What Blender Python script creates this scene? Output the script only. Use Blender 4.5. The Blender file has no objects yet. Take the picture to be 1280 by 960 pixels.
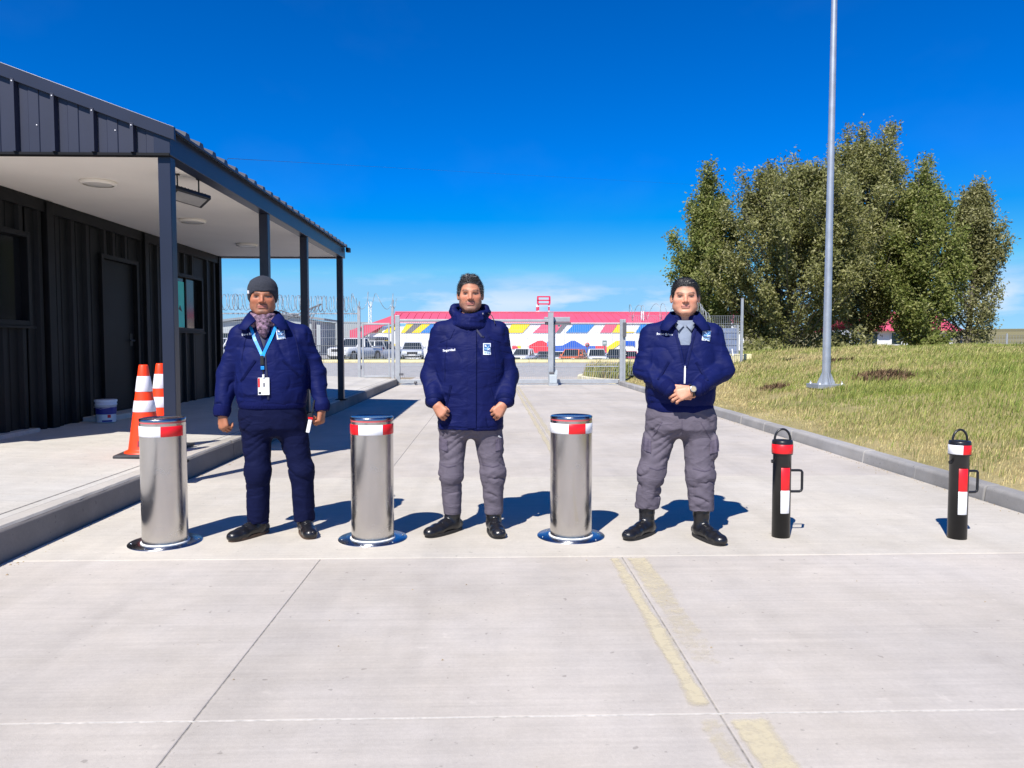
import bpy, bmesh, math, random
import numpy as np
from mathutils import Vector, Matrix
from mathutils.bvhtree import BVHTree

R = math.radians
random.seed(7)
rng = np.random.default_rng(11)
SC = bpy.context.scene
COL = SC.collection

# ------------------------------------------------------------------ camera
cam = bpy.data.cameras.new("camera")
cam.sensor_width = 36.0
cam.lens = 950.0 / 1280.0 * 36.0
cam.clip_start, cam.clip_end = 0.05, 9000
camo = bpy.data.objects.new("camera", cam)
COL.objects.link(camo)
camo.location = (0, 0, 1.27)
camo.rotation_euler = (R(90 - 3.01), 0, R(-1.69))
SC.camera = camo

# ------------------------------------------------------------------ sun, sky
SUN = Vector((-0.36, -0.78, 1.0)).normalized()          # towards the sun
sl = bpy.data.lights.new("sun", "SUN")
sl.energy, sl.angle, sl.color = 5.0, R(0.5), (1.0, 0.955, 0.89)
so = bpy.data.objects.new("sun", sl)
COL.objects.link(so)
so.rotation_euler = (-SUN).to_track_quat('-Z', 'Y').to_euler()
so.location = (0, 0, 30)

W = bpy.data.worlds.new("World")
SC.world = W
W.use_nodes = True
wn, wl = W.node_tree.nodes, W.node_tree.links
wn.clear()
wout = wn.new("ShaderNodeOutputWorld")
wbg = wn.new("ShaderNodeBackground")
wbg.inputs[1].default_value = 0.116
sky = wn.new("ShaderNodeTexSky")
sky.sky_type = 'NISHITA'
sky.sun_disc = False
sky.sun_elevation = math.asin(SUN.z)
sky.sun_rotation = math.atan2(SUN.x, SUN.y)
sky.air_density, sky.dust_density, sky.ozone_density = 0.85, 0.0, 4.0
sky.altitude = 1500
hs = wn.new("ShaderNodeHueSaturation")
hs.inputs['Saturation'].default_value = 1.5
hs.inputs['Hue'].default_value = 0.514
hs.inputs['Value'].default_value = 1.0
wl.new(sky.outputs[0], hs.inputs['Color'])
# low fair-weather clouds: noise on the view direction, only close to the horizon
tc = wn.new("ShaderNodeTexCoord")
sx = wn.new("ShaderNodeSeparateXYZ")
wl.new(tc.outputs['Generated'], sx.inputs[0])
mp = wn.new("ShaderNodeMapping")
mp.inputs['Scale'].default_value = (6.5, 6.5, 26)
mp.inputs['Location'].default_value = (3.4, 0.0, 1.7)
wl.new(tc.outputs['Generated'], mp.inputs[0])
nz = wn.new("ShaderNodeTexNoise")
nz.inputs['Scale'].default_value = 1.0
nz.inputs['Detail'].default_value = 7
nz.inputs['Roughness'].default_value = 0.55
wl.new(mp.outputs[0], nz.inputs['Vector'])
cr = wn.new("ShaderNodeValToRGB")
cr.color_ramp.elements[0].position, cr.color_ramp.elements[1].position = 0.52, 0.66
wl.new(nz.outputs[0], cr.inputs[0])
er = wn.new("ShaderNodeValToRGB")
els = er.color_ramp.elements
els[0].position, els[0].color = 0.0, (.25, .25, .25, 1)
els[1].position, els[1].color = 0.10, (0, 0, 0, 1)
e2 = els.new(0.055); e2.color = (.8, .8, .8, 1)
e3 = els.new(0.075); e3.color = (.35, .35, .35, 1)
wl.new(sx.outputs['Z'], er.inputs[0])
mm = wn.new("ShaderNodeMath"); mm.operation = 'MULTIPLY'
wl.new(cr.outputs[0], mm.inputs[0]); wl.new(er.outputs[0], mm.inputs[1])
# high thin cirrus, barely there
mp2 = wn.new("ShaderNodeMapping")
mp2.inputs['Scale'].default_value = (2.2, 1.2, 3.4)
mp2.inputs['Rotation'].default_value = (0, R(30), 0)
wl.new(tc.outputs['Generated'], mp2.inputs[0])
nz2 = wn.new("ShaderNodeTexNoise")
nz2.inputs['Scale'].default_value = 1.6
nz2.inputs['Detail'].default_value = 5
wl.new(mp2.outputs[0], nz2.inputs['Vector'])
cr2 = wn.new("ShaderNodeValToRGB")
cr2.color_ramp.elements[0].position, cr2.color_ramp.elements[1].position = 0.5, 0.9
cr2.color_ramp.elements[1].color = (.03, .03, .03, 1)
wl.new(nz2.outputs[0], cr2.inputs[0])
mx2 = wn.new("ShaderNodeMath"); mx2.operation = 'MAXIMUM'
wl.new(mm.outputs[0], mx2.inputs[0]); wl.new(cr2.outputs[0], mx2.inputs[1])
mix = wn.new("ShaderNodeMix"); mix.data_type = 'RGBA'
mix.inputs['B'].default_value = (4.6, 5.2, 6.2, 1)
wl.new(mx2.outputs[0], mix.inputs['Factor'])
cap_ = wn.new("ShaderNodeMix"); cap_.data_type = 'RGBA'; cap_.blend_type = 'DARKEN'      # clear dry air: no white band at the horizon
cap_.inputs['Factor'].default_value = .9
cap_.inputs['B'].default_value = (1.5, 3.5, 5.5, 1)
wl.new(hs.outputs[0], cap_.inputs['A'])
wl.new(cap_.outputs['Result'], mix.inputs['A'])
wl.new(mix.outputs['Result'], wbg.inputs[0])
wl.new(wbg.outputs[0], wout.inputs[0])

SC.view_settings.view_transform = 'Standard'
SC.view_settings.look = 'None'
SC.view_settings.exposure = 0.55
SC.view_settings.gamma = 1.0
SC.render.film_transparent = False
try:
    SC.cycles.use_denoising = True
    SC.cycles.max_bounces = 8
except Exception:
    pass

# ------------------------------------------------------------------ materials
def pbsdf(name):
    m = bpy.data.materials.new(name)
    m.use_nodes = True
    nt = m.node_tree
    return m, nt.nodes, nt.links, nt.nodes["Principled BSDF"]

def M(name, col, rough=.6, metal=0., var=.12, scale=6., bump=0., bscale=80., spec=.5, coat=0., stretch=None, pos=False, hue=None, hmix=.0):
    """plain procedural material: noise-varied colour, noise roughness, fine bump"""
    m, n, l, b = pbsdf(name)
    t = n.new("ShaderNodeTexCoord")
    src = t.outputs['Object']
    if pos:
        src = n.new("ShaderNodeNewGeometry").outputs['Position']
    if stretch:
        q = n.new("ShaderNodeMapping"); q.inputs['Scale'].default_value = stretch
        l.new(src, q.inputs[0]); src = q.outputs[0]
    z = n.new("ShaderNodeTexNoise"); z.inputs['Scale'].default_value = scale; z.inputs['Detail'].default_value = 6
    l.new(src, z.inputs['Vector'])
    mx = n.new("ShaderNodeMix"); mx.data_type = 'RGBA'
    mx.inputs['A'].default_value = tuple(c * (1 - var) for c in col) + (1,)
    mx.inputs['B'].default_value = tuple(min(1, c * (1 + var)) for c in col) + (1,)
    rm = n.new("ShaderNodeMapRange"); rm.inputs[1].default_value = .3; rm.inputs[2].default_value = .7
    l.new(z.outputs[0], rm.inputs[0]); l.new(rm.outputs[0], mx.inputs['Factor'])
    l.new(mx.outputs['Result'], b.inputs['Base Color'])
    b.inputs['Roughness'].default_value = rough
    b.inputs['Metallic'].default_value = metal
    b.inputs['Specular IOR Level'].default_value = spec
    b.inputs['Coat Weight'].default_value = coat
    if bump > 0:
        z2 = n.new("ShaderNodeTexNoise"); z2.inputs['Scale'].default_value = bscale; z2.inputs['Detail'].default_value = 5
        l.new(src, z2.inputs['Vector'])
        bp = n.new("ShaderNodeBump"); bp.inputs['Strength'].default_value = bump; bp.inputs['Distance'].default_value = .02
        l.new(z2.outputs[0], bp.inputs['Height']); l.new(bp.outputs[0], b.inputs['Normal'])
    return m

def concrete(name, col, dark=.82, warm=(1.0, .985, .95), specks=True, rough=.85, broom=True):
    m, n, l, b = pbsdf(name)
    g = n.new("ShaderNodeNewGeometry").outputs['Position']
    oi = n.new("ShaderNodeObjectInfo")
    def noise(s, d=6, r=.6, st=None, w=None):
        src = g
        if st:
            q = n.new("ShaderNodeMapping"); q.inputs['Scale'].default_value = st
            l.new(g, q.inputs[0]); src = q.outputs[0]
        z = n.new("ShaderNodeTexNoise"); z.inputs['Scale'].default_value = s; z.inputs['Detail'].default_value = d
        z.inputs['Roughness'].default_value = r
        l.new(src, z.inputs['Vector']); return z.outputs[0]
    def rng_(v, a, c, lo, hi):
        q = n.new("ShaderNodeMapRange")
        for i, x in enumerate((a, c, lo, hi)): q.inputs[i + 1].default_value = x
        l.new(v, q.inputs[0]); return q.outputs[0]
    def mul(a, c):
        q = n.new("ShaderNodeMath"); q.operation = 'MULTIPLY'
        if isinstance(a, float): q.inputs[0].default_value = a
        else: l.new(a, q.inputs[0])
        if isinstance(c, float): q.inputs[1].default_value = c
        else: l.new(c, q.inputs[1])
        return q.outputs[0]
    v = rng_(noise(.55, 8, .62), .3, .7, dark, 1.1)
    v = mul(v, rng_(noise(5, 7, .7), .25, .75, .91, 1.07))
    v = mul(v, rng_(noise(60, 4, .7), .25, .75, .93, 1.06))
    if broom:
        v = mul(v, rng_(noise(1.0, 4, .6, (1.2, 55, 1)), .3, .7, .955, 1.04))
        v = mul(v, rng_(noise(1.0, 5, .6, (3.0, .35, 1)), .3, .7, .95, 1.045))
        q = n.new("ShaderNodeMapping"); q.inputs['Rotation'].default_value = (0, 0, R(38)); q.inputs['Scale'].default_value = (.8, 26, 1)
        l.new(g, q.inputs[0])
        zd = n.new("ShaderNodeTexNoise"); zd.inputs['Scale'].default_value = 1; zd.inputs['Detail'].default_value = 4
        l.new(q.outputs[0], zd.inputs['Vector'])
        v = mul(v, rng_(zd.outputs[0], .3, .7, .96, 1.03))
    if specks:
        v = mul(v, rng_(noise(23, 2, .5), .70, .75, 1.0, .70))
        v = mul(v, rng_(noise(9, 3, .6), .27, .33, 1.10, 1.0))
        v = mul(v, rng_(noise(52, 2, .5), .72, .77, 1.0, .66))
    # faint tyre scuffs along the road and long stains
    v = mul(v, rng_(noise(1.0, 3, .5, (2.6, .10, 1)), .56, .74, 1.0, .90))
    v = mul(v, rng_(noise(.9, 6, .7, (.8, .8, 1)), .60, .78, 1.0, .86))
    v = mul(v, rng_(oi.outputs['Random'], 0, 1, .965, 1.03))
    mx = n.new("ShaderNodeMix"); mx.data_type = 'RGBA'; mx.blend_type = 'MULTIPLY'; mx.inputs['Factor'].default_value = 1
    hue = n.new("ShaderNodeMix"); hue.data_type = 'RGBA'
    hue.inputs['A'].default_value = tuple(col) + (1,)
    hue.inputs['B'].default_value = tuple(c * w for c, w in zip(col, warm)) + (1,)
    l.new(rng_(noise(1.3, 5), .35, .65, 0, 1), hue.inputs['Factor'])
    l.new(hue.outputs['Result'], mx.inputs['A'])
    cc = n.new("ShaderNodeCombineColor")
    for i in range(3): l.new(v, cc.inputs[i])
    l.new(cc.outputs[0], mx.inputs['B'])
    l.new(mx.outputs['Result'], b.inputs['Base Color'])
    b.inputs['Roughness'].default_value = rough
    b.inputs['Specular IOR Level'].default_value = .25
    bp = n.new("ShaderNodeBump"); bp.inputs['Strength'].default_value = .35; bp.inputs['Distance'].default_value = .004
    l.new(noise(140, 5, .75), bp.inputs['Height']); l.new(bp.outputs[0], b.inputs['Normal'])
    return m

def attr_mat(name, rough=.7, bump=0., bscale=200., spec=.4, sss=0., attr="tint", sheen=0., var=.06, vscale=25.):
    """base colour from a per-vertex pigment attribute"""
    m, n, l, b = pbsdf(name)
    a = n.new("ShaderNodeAttribute"); a.attribute_name = attr
    t = n.new("ShaderNodeTexCoord")
    z = n.new("ShaderNodeTexNoise"); z.inputs['Scale'].default_value = vscale; z.inputs['Detail'].default_value = 5
    l.new(t.outputs['Object'], z.inputs['Vector'])
    q = n.new("ShaderNodeMapRange"); q.inputs[1].default_value = .3; q.inputs[2].default_value = .7
    q.inputs[3].default_value = 1 - var; q.inputs[4].default_value = 1 + var
    l.new(z.outputs[0], q.inputs[0])
    v = n.new("ShaderNodeVectorMath"); v.operation = 'SCALE'
    l.new(a.outputs['Color'], v.inputs[0]); l.new(q.outputs[0], v.inputs['Scale'])
    l.new(v.outputs[0], b.inputs['Base Color'])
    b.inputs['Roughness'].default_value = rough
    b.inputs['Specular IOR Level'].default_value = spec
    b.inputs['Sheen Weight'].default_value = sheen
    if sss:
        b.inputs['Subsurface Weight'].default_value = sss
        b.inputs['Subsurface Radius'].default_value = (.008, .003, .0015)
        b.inputs['Subsurface Scale'].default_value = 1.0
    if bump:
        z2 = n.new("ShaderNodeTexNoise"); z2.inputs['Scale'].default_value = bscale; z2.inputs['Detail'].default_value = 4
        l.new(t.outputs['Object'], z2.inputs['Vector'])
        bp = n.new("ShaderNodeBump"); bp.inputs['Strength'].default_value = bump; bp.inputs['Distance'].default_value = .006
        l.new(z2.outputs[0], bp.inputs['Height']); l.new(bp.outputs[0], b.inputs['Normal'])
    return m

def island_mat(name, c0, c1, c2, rough=.6, trans=.48):
    """foliage: colour varies leaf by leaf; a little light passes through"""
    m, n, l, b = pbsdf(name)
    g = n.new("ShaderNodeNewGeometry")
    r_ = n.new("ShaderNodeValToRGB")
    e = r_.color_ramp.elements
    e[0].position, e[0].color = 0., tuple(c0) + (1,)
    e[1].position, e[1].color = 1., tuple(c2) + (1,)
    k = e.new(.55); k.color = tuple(c1) + (1,)
    l.new(g.outputs['Random Per Island'], r_.inputs[0])
    l.new(r_.outputs[0], b.inputs['Base Color'])
    b.inputs['Roughness'].default_value = rough
    b.inputs['Specular IOR Level'].default_value = .3
    tr = n.new("ShaderNodeBsdfTranslucent")
    l.new(r_.outputs[0], tr.inputs[0])
    ms = n.new("ShaderNodeMixShader"); ms.inputs[0].default_value = trans
    l.new(b.outputs[0], ms.inputs[1]); l.new(tr.outputs[0], ms.inputs[2])
    l.new(ms.outputs[0], n["Material Output"].inputs[0])
    return m

# ------------------------------------------------------------------ object helpers
def tag(o, label=None, cat=None, group=None, kind=None):
    if label: o['label'] = label
    if cat: o['category'] = cat
    if group: o['group'] = group
    if kind: o['kind'] = kind
    return o

def empty(name, loc=(0, 0, 0), rz=0., parent=None):
    o = bpy.data.objects.new(name, None)
    o.empty_display_size = .2
    COL.objects.link(o)
    o.location = loc
    o.rotation_euler = (0, 0, rz)
    if parent: o.parent = parent
    return o

def thing(name, label, cat, loc=(0, 0, 0), rz=0., group=None):
    return tag(empty(name, loc, rz), label, cat, group)

def mesh_np(name, V, faces_flat, counts, mats=None, midx=None, smooth=True, parent=None, color=None, loc=None):
    V = np.asarray(V, dtype=np.float32)
    ff = np.asarray(faces_flat, dtype=np.int32).ravel()
    ct = np.asarray(counts, dtype=np.int32)
    me = bpy.data.meshes.new(name)
    me.vertices.add(len(V)); me.vertices.foreach_set("co", V.ravel())
    me.loops.add(len(ff)); me.loops.foreach_set("vertex_index", ff)
    me.polygons.add(len(ct))
    st = np.zeros(len(ct), dtype=np.int32); st[1:] = np.cumsum(ct)[:-1]
    me.polygons.foreach_set("loop_start", st)
    me.polygons.foreach_set("loop_total", ct)
    if midx is not None: me.polygons.foreach_set("material_index", np.asarray(midx, dtype=np.int32))
    me.polygons.foreach_set("use_smooth", np.full(len(ct), bool(smooth)))
    for m in (mats or []): me.materials.append(m)
    me.update(calc_edges=True)
    if color is not None:
        a = me.color_attributes.new("tint", 'FLOAT_COLOR', 'POINT')
        c4 = np.ones((len(V), 4), np.float32); c4[:, :3] = color
        a.data.foreach_set("color", c4.ravel())
    o = bpy.data.objects.new(name, me)
    COL.objects.link(o)
    if parent: o.parent = parent
    if loc is not None: o.location = loc
    return o

class MB:
    """collects simple solids into one mesh"""
    def __init__(s): s.v, s.f, s.m, s.sm = [], [], [], []
    def add(s, V, F, mi=0, sm=False):
        k = len(s.v)
        s.v += [tuple(p) for p in V]
        for f in F:
            s.f.append([i + k for i in f]); s.m.append(mi); s.sm.append(sm)
        return s
    def box(s, c, h, mi=0, rot=None):
        V = []
        for z in (-1, 1):
            for y in (-1, 1):
                for x in (-1, 1):
                    p = Vector((x * h[0], y * h[1], z * h[2]))
                    if rot is not None: p = rot @ p
                    V.append(p + Vector(c))
        return s.add(V, [(0, 2, 3, 1), (4, 5, 7, 6), (0, 1, 5, 4), (1, 3, 7, 5), (3, 2, 6, 7), (2, 0, 4, 6)], mi)
    def lohi(s, a, b, mi=0):
        return s.box([(p + q) / 2 for p, q in zip(a, b)], [(q - p) / 2 for p, q in zip(a, b)], mi)
    def bar(s, p0, p1, w, h=None, mi=0, up=(0, 0, 1)):
        h = h or w
        p0, p1 = Vector(p0), Vector(p1)
        d = (p1 - p0); L = d.length; d = d / L
        u = Vector(up)
        if abs(d.dot(u)) > .98: u = Vector((0, 1, 0))
        x = d.cross(u).normalized(); z = x.cross(d).normalized()
        rot = Matrix((x, d, z)).transposed()
        return s.box((p0 + p1) / 2, (w / 2, L / 2, h / 2), mi, rot)
    def tube(s, pts, r, n=10, mi=0, cap=True, closed=False):
        pts = [Vector(p) for p in pts]
        N = len(pts)
        rr = r if hasattr(r, '__len__') else [r] * N
        V, F = [], []
        x = None
        for i, p in enumerate(pts):
            if closed: t = (pts[(i + 1) % N] - pts[i - 1]).normalized()
            else: t = (pts[min(i + 1, N - 1)] - pts[max(i - 1, 0)]).normalized()
            if x is None:
                a = Vector((0, 0, 1)) if abs(t.z) < .9 else Vector((1, 0, 0))
                x = t.cross(a).normalized()
            else:
                x = (x - t * x.dot(t)).normalized()
            y = t.cross(x)
            for k in range(n):
                an = 2 * math.pi * k / n
                V.append(p + (x * math.cos(an) + y * math.sin(an)) * rr[i])
        for i in range(N if closed else N - 1):
            j = (i + 1) % N
            for k in range(n):
                q = (k + 1) % n
                F.append((i * n + k, j * n + k, j * n + q, i * n + q))
        s.add(V, F, mi, True)
        if cap and not closed:
            s.add(V[:n], [list(range(n))], mi); s.add(V[-n:], [list(range(n))[::-1]], mi)
        return s
    def lathe(s, prof, n=32, c=(0, 0, 0), mi=0, sm=True, a0=0., a1=2 * math.pi):
        """prof: (r, z) from bottom to top"""
        full = abs(a1 - a0 - 2 * math.pi) < 1e-6
        cols = n if full else n + 1
        V, F = [], []
        for (r, z) in prof:
            for k in range(cols):
                a = a0 + (a1 - a0) * k / n
                V.append((c[0] + r * math.cos(a), c[1] + r * math.sin(a), c[2] + z))
        for i in range(len(prof) - 1):
            for k in range(n):
                q = (k + 1) % cols if full else k + 1
                F.append((i * cols + k, i * cols + q, (i + 1) * cols + q, (i + 1) * cols + k))
        return s.add(V, F, mi, sm)
    def prism(s, poly, d, mi=0):
        """poly: list of 3-D points, extruded by vector d"""
        n = len(poly); d = Vector(d)
        P = [Vector(p) for p in poly]
        V = P + [p + d for p in P]
        F = [list(range(n))[::-1], [i + n for i in range(n)]]
        F += [(i, (i + 1) % n, (i + 1) % n + n, i + n) for i in range(n)]
        return s.add(V, F, mi)
    def loft(s, rings, mi=0, sm=True, cap=True):
        n = len(rings[0]); V = [p for r_ in rings for p in r_]; F = []
        for i in range(len(rings) - 1):
            for k in range(n):
                q = (k + 1) % n
                F.append((i * n + k, i * n + q, (i + 1) * n + q, (i + 1) * n + k))
        s.add(V, F, mi, sm)
        if cap:
            s.add(rings[0], [list(range(n))[::-1]], mi, False); s.add(rings[-1], [list(range(n))], mi, False)
        return s
    def build(s, name, mats, parent=None, bevel=0., loc=None, rot=None, seg=2, auto=True):
        if not isinstance(mats, (list, tuple)): mats = [mats]
        me = bpy.data.meshes.new(name)
        me.from_pydata(s.v, [], s.f)
        for m in mats: me.materials.append(m)
        me.polygons.foreach_set("material_index", s.m)
        me.polygons.foreach_set("use_smooth", s.sm)
        bm = bmesh.new(); bm.from_mesh(me)
        bmesh.ops.recalc_face_normals(bm, faces=bm.faces)
        bm.to_mesh(me); bm.free()
        me.update()
        o = bpy.data.objects.new(name, me)
        COL.objects.link(o)
        if parent: o.parent = parent
        if loc is not None: o.location = loc
        if rot is not None: o.rotation_euler = rot
        if bevel:
            b = o.modifiers.new("bevel", 'BEVEL'); b.width = bevel; b.segments = seg
            b.limit_method = 'ANGLE'; b.angle_limit = R(35)
        return o

def inst(o, name=None, parent=None, loc=None, rot=None):
    c = o.copy()
    COL.objects.link(c)
    if name: c.name = name
    c.parent = parent if parent else o.parent
    if loc is not None: c.location = loc
    if rot is not None: c.rotation_euler = rot
    return c

def copy_tree(o, parent=None):
    c = o.copy(); COL.objects.link(c)
    if parent: c.parent = parent
    for ch in list(o.children): copy_tree(ch, c)
    return c

# camera geometry used only to turn measured angles into distances (units: metres)
_Y, _P = R(1.69), R(3.01)
_f0 = Vector((math.sin(_Y), math.cos(_Y), 0)); _rt = Vector((math.cos(_Y), -math.sin(_Y), 0))
_fw = _f0 * math.cos(_P) - Vector((0, 0, math.sin(_P))); _up = Vector((0, 0, math.cos(_P))) + _f0 * math.sin(_P)
def at(px, py, Y):
    d = _fw + _rt * ((px - 640) / 950) - _up * ((py - 480) / 950)
    return Vector((0, 0, 1.27)) + d * (Y / d.y)

# ------------------------------------------------------------------ value noise (numpy)
def _hash(i, j, k, s):
    h = (i * 374761393 + j * 668265263 + k * 2147483647 + s * 144269) & 0xFFFFFFFF
    h = ((h ^ (h >> 13)) * 1274126177) & 0xFFFFFFFF
    return ((h ^ (h >> 16)) & 0xFFFF) / 65535.0
def vnoise(P, s=0):
    P = np.asarray(P, dtype=np.float64)
    I = np.floor(P).astype(np.int64); f = P - I
    f = f * f * (3 - 2 * f)
    out = 0
    for dx in (0, 1):
        for dy in (0, 1):
            for dz in (0, 1):
                w = (f[:, 0] if dx else 1 - f[:, 0]) * (f[:, 1] if dy else 1 - f[:, 1]) * (f[:, 2] if dz else 1 - f[:, 2])
                out = out + w * _hash(I[:, 0] + dx, I[:, 1] + dy, I[:, 2] + dz, s)
    return out
def sstep(a, b, x):
    t = np.clip((x - a) / (b - a), 0, 1)
    return t * t * (3 - 2 * t)
# ================================================================== materials
m_conc = concrete("road_concrete", (.474, .436, .392))
m_strip = concrete("strip_concrete", (.505, .470, .412), dark=.86)
m_walk = concrete("walk_concrete", (.50, .475, .43), dark=.88)
m_kerb = concrete("kerb_concrete", (.37, .36, .35), dark=.58, specks=True, broom=False)
m_kerbshade = concrete("kerb_shaded_concrete", (.23, .212, .20), dark=.55, broom=False)  # body tone: staining plus the shade of the road-facing side painted in
m_kerbcap = concrete("kerb_cap_concrete", (.46, .43, .385), dark=.7, broom=False)
m_sealant = M("joint_sealant", (.50, .475, .43), .9, var=.25, scale=30, pos=True)
m_jointdirt = M("joint_dirt", (.27, .25, .22), .95, var=.4, scale=40, pos=True)
m_asphalt = M("asphalt", (.33, .32, .31), .9, var=.2, scale=3, bump=.3, bscale=90, pos=True)
m_soil = M("dry_soil", (.30, .235, .15), .95, var=.35, scale=5, bump=.6, bscale=30, pos=True)
m_yellow = M("yellow_kerb_paint", (.72, .65, .36), .7, var=.15, scale=3, pos=True)

def terrain_mat():
    m, n, l, b = pbsdf("steppe_ground")
    g = n.new("ShaderNodeNewGeometry").outputs['Position']
    z = n.new("ShaderNodeTexNoise"); z.inputs['Scale'].default_value = .02; z.inputs['Detail'].default_value = 9
    q = n.new("ShaderNodeMapping"); q.inputs['Scale'].default_value = (.35, 1.6, 1)
    l.new(g, q.inputs[0]); l.new(q.outputs[0], z.inputs['Vector'])
    r_ = n.new("ShaderNodeValToRGB"); e = r_.color_ramp.elements
    e[0].position, e[0].color = .34, (.13, .115, .06, 1)
    e[1].position, e[1].color = .68, (.29, .25, .13, 1)
    k = e.new(.5); k.color = (.20, .18, .09, 1)
    l.new(z.outputs[0], r_.inputs[0]); l.new(r_.outputs[0], b.inputs['Base Color'])
    b.inputs['Roughness'].default_value = .95
    b.inputs['Specular IOR Level'].default_value = .1
    return m
m_terrain = terrain_mat()
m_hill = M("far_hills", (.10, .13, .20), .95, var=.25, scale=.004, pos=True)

# ================================================================== terrain
def lawn_z(x, y):
    """lawn bank rising from the right kerb"""
    u = np.clip((x - 4.15) / 12.5, 0, 1)
    up = u * (2 - u) if np.isscalar(u) else u * (2 - u)
    near = .12 + 1.02 * up * sstep(-2, 16, y + .8 * (x - 4))
    P = np.stack([np.asarray(x, float).ravel() * .55, np.asarray(y, float).ravel() * .55, np.zeros(np.size(x))], 1)
    P2 = P * 3.1
    w = (vnoise(P, 3) - .5) * .16 + (vnoise(P2, 4) - .5) * .06
    return near + w.reshape(np.shape(x)) * sstep(0.0, 1.2, x - 4.15)

def terr_z(x, y):
    lot = -.9 * sstep(62, 75, y) * (1 - sstep(120, 200, y)) * (1 - sstep(17, 24, x - .1 * (y - 60))) * sstep(-16, -9, x)
    plat = .80 * sstep(8, 15, x - .5 * np.maximum(0, y - 42)) * sstep(16, 26, y) * (1 - sstep(80, 140, y))
    P = np.stack([x.ravel() / 130., y.ravel() / 130., np.zeros(x.size)], 1)
    far = (9.5 + 5 * (vnoise(P, 8).reshape(x.shape) - .5)) * sstep(120, 420, y) - 14 * sstep(500, 900, y)
    return -.09 + lot + plat + far

def grid_mesh(name, xs, ys, fz, mats, parent=None):
    X, Y = np.meshgrid(xs, ys, indexing='ij')
    V = np.stack([X, Y, fz(X, Y)], -1).reshape(-1, 3)
    nx, ny = len(xs), len(ys)
    i, j = np.meshgrid(np.arange(nx - 1), np.arange(ny - 1), indexing='ij')
    a = (i * ny + j).ravel()
    F = np.stack([a, a + ny, a + ny + 1, a + 1], 1)
    return mesh_np(name, V, F, np.full(len(F), 4), mats, parent=parent)

xs = np.unique(np.concatenate([np.linspace(-3000, -150, 18), np.linspace(-150, 200, 120), np.linspace(200, 3000, 24)]))
ys = np.unique(np.concatenate([np.linspace(-400, -20, 14), np.linspace(-20, 150, 90), np.linspace(150, 950, 60), np.linspace(950, 3500, 12)]))
t = grid_mesh("terrain", xs, ys, terr_z, [m_terrain]); tag(t, kind="structure")

def hill_z(x, y):
    P = np.stack([x.ravel() / 420., y.ravel() / 420., np.zeros(x.size)], 1)
    h = 78 + 42 * (vnoise(P, 5).reshape(x.shape) - .5) + 14 * (vnoise(P * 3, 6).reshape(x.shape) - .5)
    return -20 + h * sstep(2500, 3000, y)
t = grid_mesh("hills", np.linspace(-4500, 5500, 90), np.linspace(2500, 3300, 8), hill_z, [m_hill]); tag(t, kind="structure")

# ================================================================== road slabs
road = empty("road"); tag(road, kind="structure")
xe = [-2.83, -1.0, .79, 4.0]
ye = [-14, -6, 2.53, 4.47, 7.2, 10.6, 14.0, 17.4, 20.6, 23.6, 29.5]
g = .0022
for a, b in zip(ye[:-1], ye[1:]):
    if a == 4.47:
        o = MB().lohi((xe[0] + g, a + g, -.16), (xe[-1] - g, b - g, .002)).build("slab", m_strip, road, bevel=.006)
        continue
    for c, d in zip(xe[:-1], xe[1:]):
        MB().lohi((c + g, a + g, -.16), (d - g, b - g, 0)).build("slab", m_conc, road, bevel=.005)
mb = MB()
for x in xe[1:-1]:
    for a, b in ((-14, 4.47), (7.2, 29.5)): mb.lohi((x - g - .002, a, -.1), (x + g + .002, b, -.0035))
mb.build("joint_dirt", m_jointdirt, road)
for y, w in ((2.53, .0030),):
    P = []
    n = 60
    mb = MB()
    for i in range(n):                                   # slightly ragged pale sealant bead
        x0 = xe[0] + (xe[-1] - xe[0]) * i / n; x1 = xe[0] + (xe[-1] - xe[0]) * (i + 1) / n
        j = random.uniform(-.0015, .0015)
        mb.lohi((x0, y - w + j, -.05), (x1, y + w + random.uniform(-.001, .002), -.0002))
    mb.build("joint_sealant", m_sealant, road)
# surface drag marks and small cement splashes on the near slabs are in the concrete material

def worn_paint(name, col, lo, hi):
    """thin road paint, worn through in flecks and frayed towards its edges (vertex attribute: how well it has held)"""
    m, n, l, b = pbsdf(name)
    g_ = n.new("ShaderNodeNewGeometry").outputs['Position']
    z = n.new("ShaderNodeTexNoise"); z.inputs['Scale'].default_value = 16; z.inputs['Detail'].default_value = 9; z.inputs['Roughness'].default_value = .8
    l.new(g_, z.inputs['Vector'])
    at_ = n.new("ShaderNodeAttribute"); at_.attribute_name = "tint"
    ad = n.new("ShaderNodeMath"); ad.operation = 'ADD'
    l.new(z.outputs[0], ad.inputs[0]); l.new(at_.outputs['Fac'], ad.inputs[1])
    q = n.new("ShaderNodeMapRange"); q.inputs[1].default_value = lo; q.inputs[2].default_value = hi
    q.inputs[3].default_value = 0; q.inputs[4].default_value = .72
    l.new(ad.outputs[0], q.inputs[0]); l.new(q.outputs[0], b.inputs['Alpha'])
    b.inputs['Base Color'].default_value = tuple(col) + (1,); b.inputs['Roughness'].default_value = .8
    return m
m_line = worn_paint("worn_yellow_line", (.63, .555, .37), .62, 1.0)
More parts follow.
